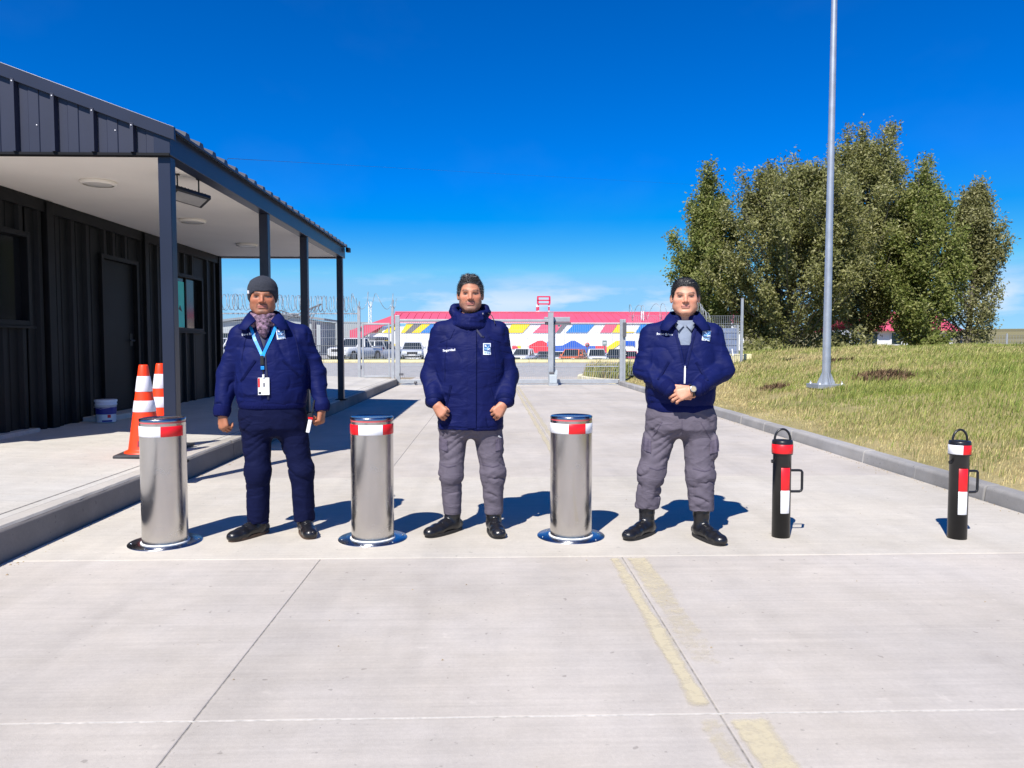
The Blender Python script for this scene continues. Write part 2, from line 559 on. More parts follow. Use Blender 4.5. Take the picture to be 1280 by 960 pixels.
def paint_strip(x0, x1, y0, y1, k0, k1):
    """k0, k1: how well the paint has held at each end"""
    xs_ = np.array((x0, x0 + .014, x0 + .03, x1 - .03, x1 - .014, x1)); ys_ = np.linspace(y0, y1, 40)
    e_ = np.array((0, .22, .42, .42, .22, 0))
    V, C = [], []
    for j, y in enumerate(ys_):
        t = j / 39; k_ = k0 + (k1 - k0) * t
        for i, x in enumerate(xs_):
            wob = .006 * math.sin(y * 9 + i) + random.uniform(-.003, .003)
            V.append((x + wob, y, .004)); C.append(max(0, (e_[i] * k_) * (0.0 if j in (0, 39) else 1.0)))
    F = [(j * 6 + i, j * 6 + i + 1, j * 6 + i + 7, j * 6 + i + 6) for j in range(39) for i in range(5)]
    mesh_np("lane_line", V, F, np.full(len(F), 4), [m_line], parent=road, color=np.repeat(np.array(C)[:, None], 3, 1), smooth=False)
paint_strip(.695, .787, 2.56, 4.45, 1.25, 1.0)
paint_strip(.797, .945, 2.9, 4.45, .35, 1.05)
paint_strip(.797, .945, 1.2, 2.5, 1.2, 1.1)
paint_strip(.69, .785, 1.4, 2.5, .5, .6)
paint_strip(.69, .785, 7.25, 23.0, .95, 1.0)
paint_strip(.797, .90, 7.25, 23.0, .75, .9)

# ================================================================== kerbs
kl = empty("kerb"); tag(kl, kind="structure")
y = -8.0
while y < 23.7:
    L = 2.0 if y < 0 else random.choice((1.9, 2.1, 2.4))
    y2 = min(y + L, 23.7)
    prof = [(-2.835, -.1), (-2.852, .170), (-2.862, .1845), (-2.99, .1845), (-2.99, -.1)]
    ko = MB().prism([(a, y + .003, b) for a, b in prof], (0, y2 - y - .006, 0)).build("kerb_stone", m_kerbshade, kl, bevel=.012)
    mb = MB()                                       # pale ragged-edged cap leaving the top free of the body's painted shade
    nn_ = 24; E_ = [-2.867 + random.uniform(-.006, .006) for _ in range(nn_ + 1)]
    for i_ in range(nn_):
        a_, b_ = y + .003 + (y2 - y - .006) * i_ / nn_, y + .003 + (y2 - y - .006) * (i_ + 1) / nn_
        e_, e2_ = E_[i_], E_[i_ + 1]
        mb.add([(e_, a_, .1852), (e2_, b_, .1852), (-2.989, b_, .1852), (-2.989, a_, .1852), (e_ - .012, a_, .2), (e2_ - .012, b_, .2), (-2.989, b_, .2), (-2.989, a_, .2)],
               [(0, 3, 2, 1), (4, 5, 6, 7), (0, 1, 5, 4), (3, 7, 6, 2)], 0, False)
    mb.build("kerb_cap", m_kerbcap, ko)
    y = y2
kr = empty("kerb"); tag(kr, kind="structure")
ks = None
y = -7.0
i = 0
while y < 23.9:
    dx = .15 * max(0, 6.2 - y) / 2.6 * .25 if y < 6 else 0
    prof = [(4.005, -.1), (4.03, .105), (4.05, .125), (4.165, .128), (4.165, -.1)]
    if ks is None:
        ks = MB().prism([(a, .004, b) for a, b in prof], (0, .992, 0)).build("kerb_stone", m_kerb, kr, bevel=.01)
        ks.location = (0, y, 0)
    else:
        o = inst(ks, loc=(random.uniform(-.006, .006), y, random.uniform(-.006, .004)), rot=(random.uniform(-.003, .003), 0, random.uniform(-.004, .004)))
    y += 1.0

# ================================================================== pavement by the booth
pv = empty("pavement"); tag(pv, kind="structure")
pe = [-8, 2.2, 5.4, 8.6, 11.8, 15.0, 18.0, 21.0, 23.7]
for a, b in zip(pe[:-1], pe[1:]):
    x1 = -8.5 if b > 7 else -14
    V = [(-2.992, a + .004, .2), (-5.15, a + .004, .29), (x1, a + .004, .29), (x1, b - .004, .29), (-5.15, b - .004, .29), (-2.992, b - .004, .2)]
    MB().prism([(p[0], p[1], p[2]) for p in V], (0, 0, -.35)).build("slab", m_walk, pv)
# cut line behind the kerb, filled with dirt
MB().lohi((-3.075, -8, .15), (-3.062, 23.7, .2055)).build("joint_dirt", m_jointdirt, pv)

# ================================================================== road beyond the gate, verge, parking
tag(MB().lohi((-90, 29.5, -.3), (70, 51.5, -.012)).build("cross_road", m_asphalt), kind="structure")
tag(MB().lohi((-20, 23.7, -.3), (-2.84, 29.49, -.02)).build("gravel_apron", m_soil), kind="structure")
ck = empty("kerb"); tag(ck, kind="structure")
k0 = None
for i in range(40):
    x = -50 + 2.4 * i
    if k0 is None: k0 = MB().lohi((0, 0, -.2), (2.38, .35, .17)).build("kerb_stone", m_yellow, ck, bevel=.03, loc=(x, 53.6, 0))
    else: inst(k0, loc=(x, 53.6, 0))
tag(MB().lohi((-60, 51.5, -.3), (60, 53.6, -.02)).build("road_shoulder", m_soil), kind="structure")
lot_xs, lot_ys = np.linspace(-60, 22, 60), np.linspace(58.5, 94, 40)
t = grid_mesh("parking_lot", lot_xs, lot_ys, lambda x, y: terr_z(x, y) + .05, [m_asphalt]); tag(t, kind="structure")
# ================================================================== guard booth
m_dark = M("charcoal_steel", (.0062, .0066, .008), .55, var=.3, scale=3, spec=.18)
m_front = M("charcoal_cladding", (.017, .020, .040), .45, var=.10, scale=2.5)
m_beam = M("charcoal_beam_paint", (.011, .015, .034), .38, var=.12, scale=3)
m_roofs = M("roof_sheet_paint", (.028, .031, .05), .45, var=.15, scale=2)
m_soffit = M("soffit_board", (.84, .80, .745), .8, var=.03, scale=1.5)
m_glassd = M("dark_window_glass", (.008, .009, .011), .12, var=.1, spec=.35)
m_teal = M("teal_panel", (.03, .62, .52), .5, var=.08)
m_black = M("black_plastic", (.015, .015, .016), .5)
m_white = M("white_paint", (.78, .78, .77), .5, var=.04)
m_screw = M("galvanised_screw", (.75, .75, .76), .35, metal=.6)
m_lens = M("lamp_diffuser", (.62, .60, .57), .4, var=.03)

booth = thing("guard_booth", "single-storey charcoal steel guard booth with a posted porch and pale soffit", "building", (-2.86, 6.87, 0))
OFF = Vector((2.86, -6.87, 0))
def bb(mb, name, mats, parent=None, bevel=0., **k):
    o = mb.build(name, mats, parent or booth, bevel, **k)
    if (parent or booth) is booth: o.location = OFF
    return o

ZB, XW = 2.92, -5.17
# four porch posts with base plates
for py in (6.92, 9.85, 11.92, 14.72):
    p = bb(MB().lohi((-2.915, py - .055, .2), (-2.805, py + .055, ZB)), "post", m_beam, bevel=.006)
    bb(MB().lohi((-2.96, py - .1, .19), (-2.76, py + .1, .212)), "base_plate", m_dark, p)
# side beam, far-end beam, near beam (behind the gable cladding)
bb(MB().lohi((-2.93, 6.83, ZB), (-2.79, 14.9, ZB + .215)), "beam", m_beam, bevel=.004)
bb(MB().lohi((-5.17, 14.72, ZB - .01), (-2.935, 14.86, ZB + .11)), "beam", m_beam)
# soffit boards with fine joints
for a, b in ((6.9, 9.0), (9.0, 11.0), (11.0, 13.0), (13.0, 14.715)):
    bb(MB().lohi((-5.165, a + .002, ZB + .012), (-2.935, b - .002, ZB + .03)), "soffit_panel", m_soffit)

# gable cladding over the front edge
def ztop(x): return 3.71 - .366 * (x + 4.25)
P = .335
xg = -2.795
i = 0
while xg > -9.2:
    x0, x1 = xg - P, xg
    zt0, zt1 = ztop(x0) - .10, ztop(x1) - .10
    zz = ZB + .02
    Yf = 6.84
    # pan with two shallow creases
    xs_ = [x0 + .055, x0 + .13, x0 + .137, x0 + .222, x0 + .229, x1]
    dep = [0, 0, .007, .007, 0, 0]
    V, F = [], []
    for x, d in zip(xs_, dep):
        V += [(x, Yf - d, zz), (x, Yf - d, ztop(x) - .1), (x, Yf + .03, zz), (x, Yf + .03, ztop(x) - .1)]
    for k in range(len(xs_) - 1):
        a, b = 4 * k, 4 * (k + 1)
        F += [(a, b, b + 1, a + 1), (a + 2, a + 3, b + 3, b + 2), (a, a + 2, b + 2, b), (a + 1, b + 1, b + 3, a + 3)]
    F += [(0, 1, 3, 2)]; e = 4 * (len(xs_) - 1); F += [(e, e + 2, e + 3, e + 1)]
    bb(MB().add(V, F), "cladding_panel", m_front)
    # standing rib
    poly = [(x0 + .002, Yf, zz), (x0 + .012, Yf - .046, zz), (x0 + .040, Yf - .046, zz), (x0 + .053, Yf, zz)]
    mbr = MB()
    top = [(p[0], p[1], ztop(p[0]) - .1) for p in poly]
    mbr.add(poly + top, [(0, 1, 2, 3), (4, 7, 6, 5), (0, 4, 5, 1), (1, 5, 6, 2), (2, 6, 7, 3), (3, 7, 4, 0)])
    rb = bb(mbr, "rib", m_front)
    if xg > -5.5:
        xr = x0 + .026
        bb(MB().lathe([(.0, .006), (.006, .005), (.007, 0)], 8, (0, 0, 0)), "screw", m_screw, rb, rot=(R(90), 0, 0), loc=(xr, Yf - .046, ztop(xr) - .125))
        if i in (1, 3, 5):
            bb(MB().lathe([(.0, .006), (.006, .005), (.007, 0)], 8), "screw", m_screw, rb, rot=(R(90), 0, 0), loc=(xr + .18, Yf - .007, zz + .17 + .02 * i))
    xg -= P; i += 1
bb(MB().prism([(-9.2, 6.80, ztop(-9.2) + .0), (-2.74, 6.80, ztop(-2.74)), (-2.74, 6.80, ztop(-2.74) - .115), (-9.2, 6.80, ztop(-9.2) - .115)], (0, .035, 0)), "fascia_flashing", m_beam, bevel=.003)
bb(MB().lohi((-9.2, 6.82, ZB - .004), (-2.795, 6.90, ZB + .018)), "drip_edge", m_dark)

# roof: ribbed sheets laid one beside the other, eave at the right
xr_, xe_ = -6.4, -2.735
y = 6.84
while y < 14.85:
    w = .335
    prof = [(0, 0), (.19, 0), (.215, .042), (.285, .042), (.31, 0), (.333, 0), (.333, -.02), (0, -.02)]
    V = [(xe_, y + a, ztop(xe_) - .02 + b) for a, b in prof]
    bb(MB().prism(V, (xr_ - xe_, 0, ztop(xr_) - ztop(xe_))), "roof_sheet", m_roofs)
    y += w
bb(MB().prism([(xr_, 6.84, ztop(xr_)), (xr_, 14.9, ztop(xr_)), (-9.9, 14.9, 3.3), (-9.9, 6.84, 3.3)], (0, 0, -.03)), "roof", m_roofs)
bb(MB().lohi((-2.76, 14.80, ZB + .12), (-2.69, 14.95, ZB + .2)), "gutter_end", m_dark)
# shell of the room behind
bb(MB().lohi((-9.6, 6.98, .0), (-5.20, 7.06, 3.1)), "wall", m_dark)
bb(MB().lohi((-9.6, 14.66, .0), (-5.20, 14.74, 3.1)), "wall", m_dark)
bb(MB().lohi((-9.7, 6.98, .0), (-9.6, 14.74, 3.1)), "wall", m_dark)
bb(MB().lohi((-6.8, 7.06, .2), (-6.75, 14.66, 3.0)), "inner_partition", m_black)

# ribbed wall towards the road, cut round two windows and a door
openings = [(7.05, 8.66, 1.51, 2.47), (10.27, 11.33, .30, 2.47), (12.66, 13.78, 1.52, 2.41)]
def wall_panel(y0, y1, z0, z1):
    w = y1 - y0
    pts = [(XW - .03, y0), (XW, y0)]
    if w > .2:
        pts += [(XW, y0 + .06), (XW + .042, y0 + .085), (XW + .042, y0 + .15), (XW, y0 + .175), (XW, y0 + .245), (XW + .008, y0 + .25), (XW + .008, y0 + .275), (XW, y0 + .28)]
    pts += [(XW, y1), (XW - .03, y1)]
    bb(MB().prism([(a, b, z0) for a, b in pts], (0, 0, z1 - z0)), "wall_panel", m_dark)
y = 7.06
cuts = sorted(set([7.06 + .345 * k for k in range(23)] + [v for o in openings for v in o[:2]] + [14.70]))
cuts = [c for c in cuts if 7.05 < c <= 14.70]
for a, b in zip(cuts[:-1], cuts[1:]):
    if b - a < .012: continue
    z = .25
    spans = [(.25, ZB)]
    for (oa, ob, za, zb) in openings:
        if a >= oa - .01 and b <= ob + .01:
            spans = [(.25, za), (zb, ZB)]
    for z0, z1 in spans:
        if z1 - z0 > .08: wall_panel(a, b, z0, z1)
bb(MB().lohi((XW - .05, 14.60, .25), (XW + .07, 14.74, ZB)), "corner_post", m_dark, bevel=.005)
bb(MB().lohi((XW - .02, 9.0, .27), (XW + .075, 9.14, ZB - .01)), "corner_post", m_dark, bevel=.005)
bb(MB().lohi((XW - .02, 11.48, .27), (XW + .085, 11.60, ZB - .01)), "corner_post", m_dark, bevel=.005)
bb(MB().lohi((XW - .02, 7.0, ZB - .13), (XW + .055, 14.70, ZB + .008)), "wall_trim", m_dark, bevel=.004)

def window(oa, ob, za, zb):
    f = MB()
    for (a, b) in (((XW - .06, oa - .04, za - .04), (XW + .055, oa + .02, zb + .04)), ((XW - .06, ob - .02, za - .04), (XW + .055, ob + .04, zb + .04)),
                   ((XW - .06, oa + .02, za - .04), (XW + .055, ob - .02, za + .02)), ((XW - .06, oa + .02, zb - .02), (XW + .055, ob - .02, zb + .04))):
        f.lohi(a, b)
    fr = bb(f, "window", m_dark, bevel=.004)
    bb(MB().lohi((XW - .045, oa + .02, za + .02), (XW - .038, (oa + ob) / 2 + .02, zb - .02)), "pane", m_glassd, fr)
    bb(MB().lohi((XW - .030, (oa + ob) / 2 - .02, za + .02), (XW - .023, ob - .02, zb - .02)), "pane", m_glassd, fr)
    bb(MB().lohi((XW - .05, (oa + ob) / 2 - .022, za + .02), (XW - .018, (oa + ob) / 2 + .022, zb - .02)), "sash", m_dark, fr)
    bb(MB().lohi((XW - .01, oa - .05, za - .065), (XW + .085, ob + .05, za - .042)), "sill", m_dark, fr)
    return fr
window(*openings[0]); w2 = window(*openings[2])
# door
d = bb(MB().lohi((XW - .05, 10.33, .31), (XW - .012, 11.27, 2.41)), "door", m_dark, bevel=.004)
f = MB().lohi((XW - .06, 10.27, .28), (XW + .05, 10.33, 2.47)).lohi((XW - .06, 11.27, .28), (XW + .05, 11.33, 2.47)).lohi((XW - .06, 10.33, 2.412), (XW + .05, 11.27, 2.47))
bb(f, "door_frame", m_dark, d)
bb(MB().tube([(XW - .01, 11.17, 1.32), (XW + .035, 11.17, 1.32), (XW + .035, 11.05, 1.32)], .011, 8).lohi((XW - .012, 11.13, 1.24), (XW - .005, 11.21, 1.42)), "handle", m_black, d)
# step slabs under the wall
bb(MB().lohi((XW + .01, 9.75, .26), (-4.86, 11.75, .345)), "door_step", m_walk, bevel=.01)
bb(MB().lohi((XW - .01, 7.95, .26), (-5.04, 8.65, .33)), "door_step", m_walk, bevel=.01)

# teal board standing behind the far window's glass
tb = thing("teal_board", "teal board with a small dark mark in the booth's far window", "board", (XW + .012, 12.95, 1.55))
MB().lohi((0, -.23, 0), (.012, .08, .76)).build("board_panel", m_teal, tb, bevel=.002)
MB().lohi((.0, -.245, -.01), (.016, -.231, .78)).build("edge_strip", m_white, tb)
MB().prism([(.0125, -.16, .30), (.0125, -.10, .37), (.0125, -.05, .30), (.0125, -.02, .26), (.0125, -.06, .27), (.0125, -.12, .285)], (.003, 0, 0)).build("mark", m_black, tb)

# ceiling lights
lab = ["round flush ceiling light in the soffit nearest the front edge of the porch",
       "round flush ceiling light in the middle of the porch soffit", "round flush ceiling light at the far end of the porch soffit"]
for (x, y), L in zip(((-4.0, 8.0), (-3.98, 10.42), (-4.04, 12.9)), lab):
    t = thing("ceiling_light", L, "ceiling light", (x, y, ZB + .012), group="round lights under the porch")
    MB().lathe([(.0, -.035), (.12, -.035), (.150, -.022)], 32).build("diffuser", m_lens, t)
    MB().lathe([(.145, -.036), (.168, -.03), (.172, .0), (.15, .0), (.15, -.022)], 32).build("rim", m_soffit, t)

# floodlight hung from the soffit by two hangers
fl = thing("floodlight", "flat black LED floodlight hanging from the porch edge on two rods", "floodlight", (-2.99, 7.72, ZB + .012))
MB().tube([(-.06, -.10, 0), (-.06, -.10, -.17)], .008, 8).lohi((-.08, -.12, -.012), (-.04, -.08, 0)).build("hanger", m_black, fl)
MB().tube([(.06, .13, 0), (.06, .13, -.15)], .008, 8).lohi((.04, .11, -.012), (.08, .15, 0)).build("hanger", m_black, fl)
q = empty("lamp_head", (0, .02, -.20), 0, fl); q.rotation_euler = (R(-22), R(8), R(48))
hb = MB().lohi((-.185, -.10, -.022), (.185, .10, .022)).build("housing", m_black, q, bevel=.008)
fins = MB()
for k in range(9): fins.lohi((-.15 + .035 * k, -.085, .0225), (-.14 + .035 * k, .085, .034))
fins.build("heat_sink", m_black, q)
MB().lohi((-.150, -.075, -.027), (.150, .075, -.0225)).build("lens", M("led_lens", (.30, .29, .28), .25), q)
q.parent = None; q.parent = fl
tag(MB().tube([(-5.6, 15.2, 4.1)] + [tuple(at(285 + 640 * t, 198 + 36 * t, 15.6 + 80 * t)) for t in np.linspace(0, 1, 12)], .0045, 4).build("overhead_cable", m_black),
    "thin dark overhead cable leaving the booth roof and fading across the sky", "cable")

# ================================================================== paint bucket
m_bucket = M("bucket_plastic", (.78, .79, .83), .4, var=.05)
m_blue = M("bucket_blue_print", (.03, .035, .24), .45)
m_red = M("red_print", (.70, .02, .03), .45, var=.05)
bk = thing("paint_bucket", "white plastic paint bucket with a blue band by the dark booth wall", "bucket", (-4.86, 9.75, .283))
bk.scale = (.80, .80, .80)
MB().lathe([(.0, .0), (.135, .0), (.139, .01), (.152, .27), (.160, .272), (.160, .29), (.154, .292), (.154, .335)], 40).build("body", m_bucket, bk)
MB().lathe([(.165, .325), (.165, .352), (.155, .358), (.0, .355)], 40).build("lid", m_bucket, bk)
MB().lathe([(.1465, .13), (.1525, .24)], 40).build("label_band", m_blue, bk)
MB().lathe([(.1440, .02), (.1500, .13)], 10, a0=R(272), a1=R(330)).build("label", m_white, bk)
MB().lathe([(.1480, .075), (.1515, .125)], 6, a0=R(303), a1=R(322)).build("label_mark", m_red, bk)
MB().lathe([(.1442, .012), (.1462, .04)], 10, a0=R(272), a1=R(330)).build("label_foot", m_blue, bk)
MB().tube([(-.163, 0, .29), (-.12, -.13, .24), (0, -.175, .22), (.12, -.13, .24), (.163, 0, .29)], .003, 6).build("handle", m_screw, bk)

# ================================================================== traffic cones
m_orange = M("cone_orange_rubber", (.92, .050, .006), .45, var=.06, scale=10)
m_refl = M("white_reflective_sleeve", (.82, .79, .86), .35, var=.04, scale=40)
m_rubber = M("black_rubber", (.035, .035, .04), .7, var=.3, scale=14)
m_sticker = M("dark_red_sticker", (.25, .015, .03), .5)
def cone(loc, rz, label):
    t = thing("traffic_cone", label, "traffic cone", loc, rz, "traffic cones by the front post")
    MB().lohi((-.225, -.225, 0), (.225, .225, .035)).build("base", m_rubber, t, bevel=.02, seg=3)
    def r(z): return .152 + (.040 - .152) * (z - .035) / (.86 - .035)
    MB().lathe([(.185, .035), (.178, .05), (.152, .06)] + [(r(z), z) for z in np.linspace(.07, .85, 10)] + [(.036, .862), (.024, .858), (.022, .80)], 40).build("body", m_orange, t)
    for a, b in ((.42, .525), (.61, .755)):
        MB().lathe([(r(a) + .001, a), (r(a) + .003, a + .003), (r(b) + .003, b - .003), (r(b) + .001, b)], 40).build("reflective_band", m_refl, t)
    MB().lathe([(r(.10) + .0015, .10), (r(.155) + .0015, .155)], 8, a0=R(258), a1=R(300)).build("sticker", m_sticker, t)
    MB().lathe([(r(.16) + .0015, .16), (r(.175) + .0015, .175)], 8, a0=R(258), a1=R(300)).build("sticker", m_orange, t)
    return t
cone((-3.27, 7.28, .213), R(8), "orange cone with two white bands, the nearer of the pair, black base showing")
cone((-3.335, 7.80, .213), R(-15), "orange cone with two white bands half hidden behind the other cone by the post")

# ================================================================== steel bollards
def steel_mat():
    m, n, l, b = pbsdf("brushed_steel")
    t = n.new("ShaderNodeTexCoord")
    q = n.new("ShaderNodeMapping"); q.inputs['Scale'].default_value = (3, 3, 160)
    z = n.new("ShaderNodeTexNoise"); z.inputs['Scale'].default_value = 4; z.inputs['Detail'].default_value = 6
    l.new(t.outputs['Object'], q.inputs[0]); l.new(q.outputs[0], z.inputs['Vector'])
    r_ = n.new("ShaderNodeMapRange"); r_.inputs[3].default_value = .17; r_.inputs[4].default_value = .24
    l.new(z.outputs[0], r_.inputs[0]); l.new(r_.outputs[0], b.inputs['Roughness'])
    z3 = n.new("ShaderNodeTexNoise"); z3.inputs['Scale'].default_value = 5; z3.inputs['Detail'].default_value = 5
    l.new(t.outputs['Object'], z3.inputs['Vector'])
    cr_ = n.new("ShaderNodeValToRGB")
    cr_.color_ramp.elements[0].color = (.57, .55, .535, 1); cr_.color_ramp.elements[1].color = (.61, .59, .575, 1)
    l.new(z3.outputs[0], cr_.inputs[0]); l.new(cr_.outputs[0], b.inputs['Base Color'])
    zs = n.new("ShaderNodeTexNoise"); zs.inputs['Scale'].default_value = 7; zs.inputs['Detail'].default_value = 8; zs.inputs['Roughness'].default_value = .75
    l.new(t.outputs['Object'], zs.inputs['Vector'])
    ms = n.new("ShaderNodeMapRange"); ms.inputs[1].default_value = .5; ms.inputs[2].default_value = .72; ms.inputs[3].default_value = 0; ms.inputs[4].default_value = .13
    l.new(zs.outputs[0], ms.inputs[0])
    ad = n.new("ShaderNodeMath"); l.new(r_.outputs[0], ad.inputs[0]); l.new(ms.outputs[0], ad.inputs[1])
    l.new(ad.outputs[0], b.inputs['Roughness'])                    # dusty smudges
    b.inputs['Metallic'].default_value = 1
    b.inputs['Anisotropic'].default_value = .55
    tg = n.new("ShaderNodeTangent"); tg.direction_type = 'RADIAL'; tg.axis = 'Z'
    l.new(tg.outputs[0], b.inputs['Tangent'])
    return m
m_steel = steel_mat()
m_steelp = M("steel_plate", (.36, .38, .41), .24, metal=1., var=.18, scale=9, bump=.05, bscale=60)
m_redtape = M("red_reflective_tape", (.80, .012, .018), .35, var=.05, scale=40)
m_whitetape = M("white_reflective_tape", (.83, .83, .85), .35, var=.04, scale=40)
m_ring = M("pale_seal_ring", (.80, .80, .78), .4, var=.1)
m_ledred = M("red_ring_lens", (.62, .10, .11), .3, var=.1)
def bollard(loc, rz, segs, label):
    t = thing("steel_bollard", label, "bollard", loc, rz, "rising steel bollards across the road")
    H_, r = .80, .1375
    MB().lathe([(r, .008), (r, H_ - .028)], 64).build("body", m_steel, t)
    MB().lathe([(r - .002, H_ - .028), (r - .002, H_ - .018)], 64).build("light_ring", m_ledred, t)
    MB().lathe([(r, H_ - .018), (r + .001, H_ - .004), (r - .004, H_), (r - .010, H_ + .001), (r - .012, H_ - .002), (.0, H_ - .002)], 64).build("top_cap", m_steelp, t)
    for a0, a1, c in segs:
        MB().lathe([(r + .0004, .690), (r + .0016, .691), (r + .0016, .754), (r + .0004, .755)], max(6, int((a1 - a0) / 6)), a0=R(a0), a1=R(a1)).build("tape_band", m_redtape if c else m_whitetape, t)
    pl = MB().lathe([(r + .004, .0055), (.220, .0055), (.224, .002), (.224, -.01)], 64).build("base_plate", m_steelp, t)
    for k in range(6):
        a = k * math.pi / 3 + .3
        MB().lathe([(.0, .003), (.006, .0025), (.007, 0)], 10).build("screw", m_steelp, pl, loc=(.2 * math.cos(a), .2 * math.sin(a), .006))
    MB().lathe([(r + .0005, .006), (r + .009, .006), (r + .009, .011), (r + .0005, .012)], 64).build("seal_ring", m_ring, t)
    return t
bollard((-2.08, 4.88, .002), 0, [(196, 287, 0), (287.5, 349, 1)], "steel bollard beside the left kerb, band half white and half red")
bollard((-.765, 4.94, .002), 0, [(160, 241, 1), (241.5, 308, 0), (308.5, 385, 1)], "steel bollard with a red-white-red band between the two men on the left")
bollard((.537, 4.97, .002), 0, [(150, 257, 0), (257.5, 305, 1), (305.5, 370, 0)], "steel bollard between the parka man and the man with clasped hands")

# ================================================================== black removable bollards
m_blackpt = M("black_gloss_paint", (.012, .012, .014), .33, var=.25, scale=30)
def post(loc, rz, bands, label, s0=245, s1=303):
    t = thing("black_bollard", label, "bollard", loc, rz, "black removable bollards on the right")
    r = .058
    MB().lathe([(.0, .0), (r, .0), (r, .548), (r + .006, .552)], 40).build("tube", m_blackpt, t)
    MB().lathe([(r + .001, .545), (r + .008, .548), (r + .008, .632), (r + .004, .640), (.0, .642)], 40).build("cap", m_blackpt, t)
    for a0, a1, c in bands:
        MB().lathe([(r + .0085, .556), (r + .0095, .557), (r + .0095, .614), (r + .0085, .615)], 24, a0=R(a0), a1=R(a1)).build("tape_band", m_redtape if c else m_whitetape, t)
    MB().tube([(.052 * math.cos(a), 0, .640 + .072 * math.sin(a)) for a in np.linspace(0, math.pi, 17)], .0075, 10).build("lifting_ring", m_blackpt, t)
    MB().lathe([(r + .0008, .315), (r + .0018, .316), (r + .0018, .463), (r + .0008, .464)], 10, a0=R(s0), a1=R(s1)).build("tape_strip", m_redtape, t)
    MB().lathe([(r + .0008, .165), (r + .0018, .166), (r + .0018, .314), (r + .0008, .3145)], 10, a0=R(s0), a1=R(s1)).build("tape_strip", m_whitetape, t)
    hp = [(r - .004, 0, .44), (.115, 0, .44), (.128, 0, .437), (.135, 0, .428), (.135, 0, .315), (.130, 0, .305), (.118, 0, .300), (r - .004, 0, .300)]
    MB().tube(hp, .0085, 10).build("handle", m_blackpt, t)
    MB().tube([(-r + .002, 0, .50), (-r - .012, 0, .50)], .012, 12).build("lock_barrel", m_blackpt, t)
post((1.918, 4.90, .002), 0, [(150, 400, 1)], "black bollard with a plain red band under its ring, left one of two")
post((3.058, 4.83, .002), R(6), [(130, 249, 0), (249.5, 400, 1)], "black bollard with a half white, half red band, nearer the grass kerb", 232, 288)

# ================================================================== lamp post
m_galv = M("galvanised_steel", (.42, .45, .49), .42, metal=.55, var=.12, scale=6)
m_galvw = M("galvanised_fence", (.40, .42, .44), .45, metal=.35, var=.1, scale=6)
lx, ly = 6.43, 14.33
lz = float(lawn_z(np.array([lx]), np.array([ly]))[0]) + .03
lp = thing("lamp_post", "tall tapered galvanised lamp post on a bolted plate in the grass", "lamp post", (lx, ly, lz))
MB().tube([(0, 0, .02), (0, 0, 3), (0, 0, 10.5)], [.078, .064, .045], 24).build("pole", m_galv, lp)
pl = MB().lohi((-.27, -.27, -.06), (.27, .27, .022)).build("base_plate", m_galv, lp, bevel=.004)
for sx_, sy_ in ((1, 1), (1, -1), (-1, 1), (-1, -1)):
    MB().tube([(sx_ * .21, sy_ * .21, .02), (sx_ * .21, sy_ * .21, .075)], .012, 6).lathe([(.026, .022), (.026, .042), (0, .042)], 6, (sx_ * .21, sy_ * .21, 0)).build("anchor_bolt", m_screw, pl)
for k in range(4):
    a = k * math.pi / 2
    dx, dy = math.cos(a), math.sin(a)
    nx, ny = -dy * .005, dx * .005
    MB().prism([(dx * .07 + nx, dy * .07 + ny, .024), (dx * .17 + nx, dy * .17 + ny, .024), (dx * .17 + nx, dy * .17 + ny, .05), (dx * .07 + nx, dy * .07 + ny, .26)], (-2 * nx, -2 * ny, 0)).build("gusset", m_galv, lp)
MB().tube([(0, 0, 10.4), (-.5, -.2, 10.62), (-1.2, -.5, 10.7)], .03, 10).build("arm", m_galv, lp)
MB().box((-1.4, -.58, 10.7), (.28, .12, .05), rot=Matrix.Rotation(R(22), 3, 'Z')).build("lamp_head", m_galv, lp, bevel=.02)
# ================================================================== gate and fences (about 23.6 m out)
GY = 23.6
def gx(px): return at(px, 430, GY).x
def gzz(py): return at(600, py, GY).z
m_wire = M("galvanised_wire", (.36, .38, .40), .5, metal=.3, var=.05)
m_grey = M("light_grey_cabinet", (.42, .47, .50), .5, var=.06)
m_dgrey = M("dark_grey_bracket", (.10, .10, .11), .5)

def mesh_panel(parent, x0, x1, z0, z1, y, pitch=.06, hp=.25, r=.0036):
    mb = MB()
    n = max(2, int(round((x1 - x0) / pitch)))
    for i in range(n + 1):
        x = x0 + (x1 - x0) * i / n
        mb.box((x, y, (z0 + z1) / 2), (r, r, (z1 - z0) / 2))
    n = max(2, int(round((z1 - z0) / hp)))
    for i in range(n + 1):
        z = z0 + (z1 - z0) * i / n
        mb.box(((x0 + x1) / 2, y - r * 2.05, z), ((x1 - x0) / 2, r, r))
    return tag(mb.build("wire_mesh", m_wire, parent), kind="stuff")

def fpost(parent, x, y, z0, z1, w=.07):
    p = MB().lohi((x - w / 2, y - w / 2, z0), (x + w / 2, y + w / 2, z1)).build("post", m_galvw, parent, bevel=.006)
    MB().lohi((x - w / 2 - .006, y - w / 2 - .006, z1 + .001), (x + w / 2 + .006, y + w / 2 + .006, z1 + .018)).build("post_cap", m_galvw, p)
    return p

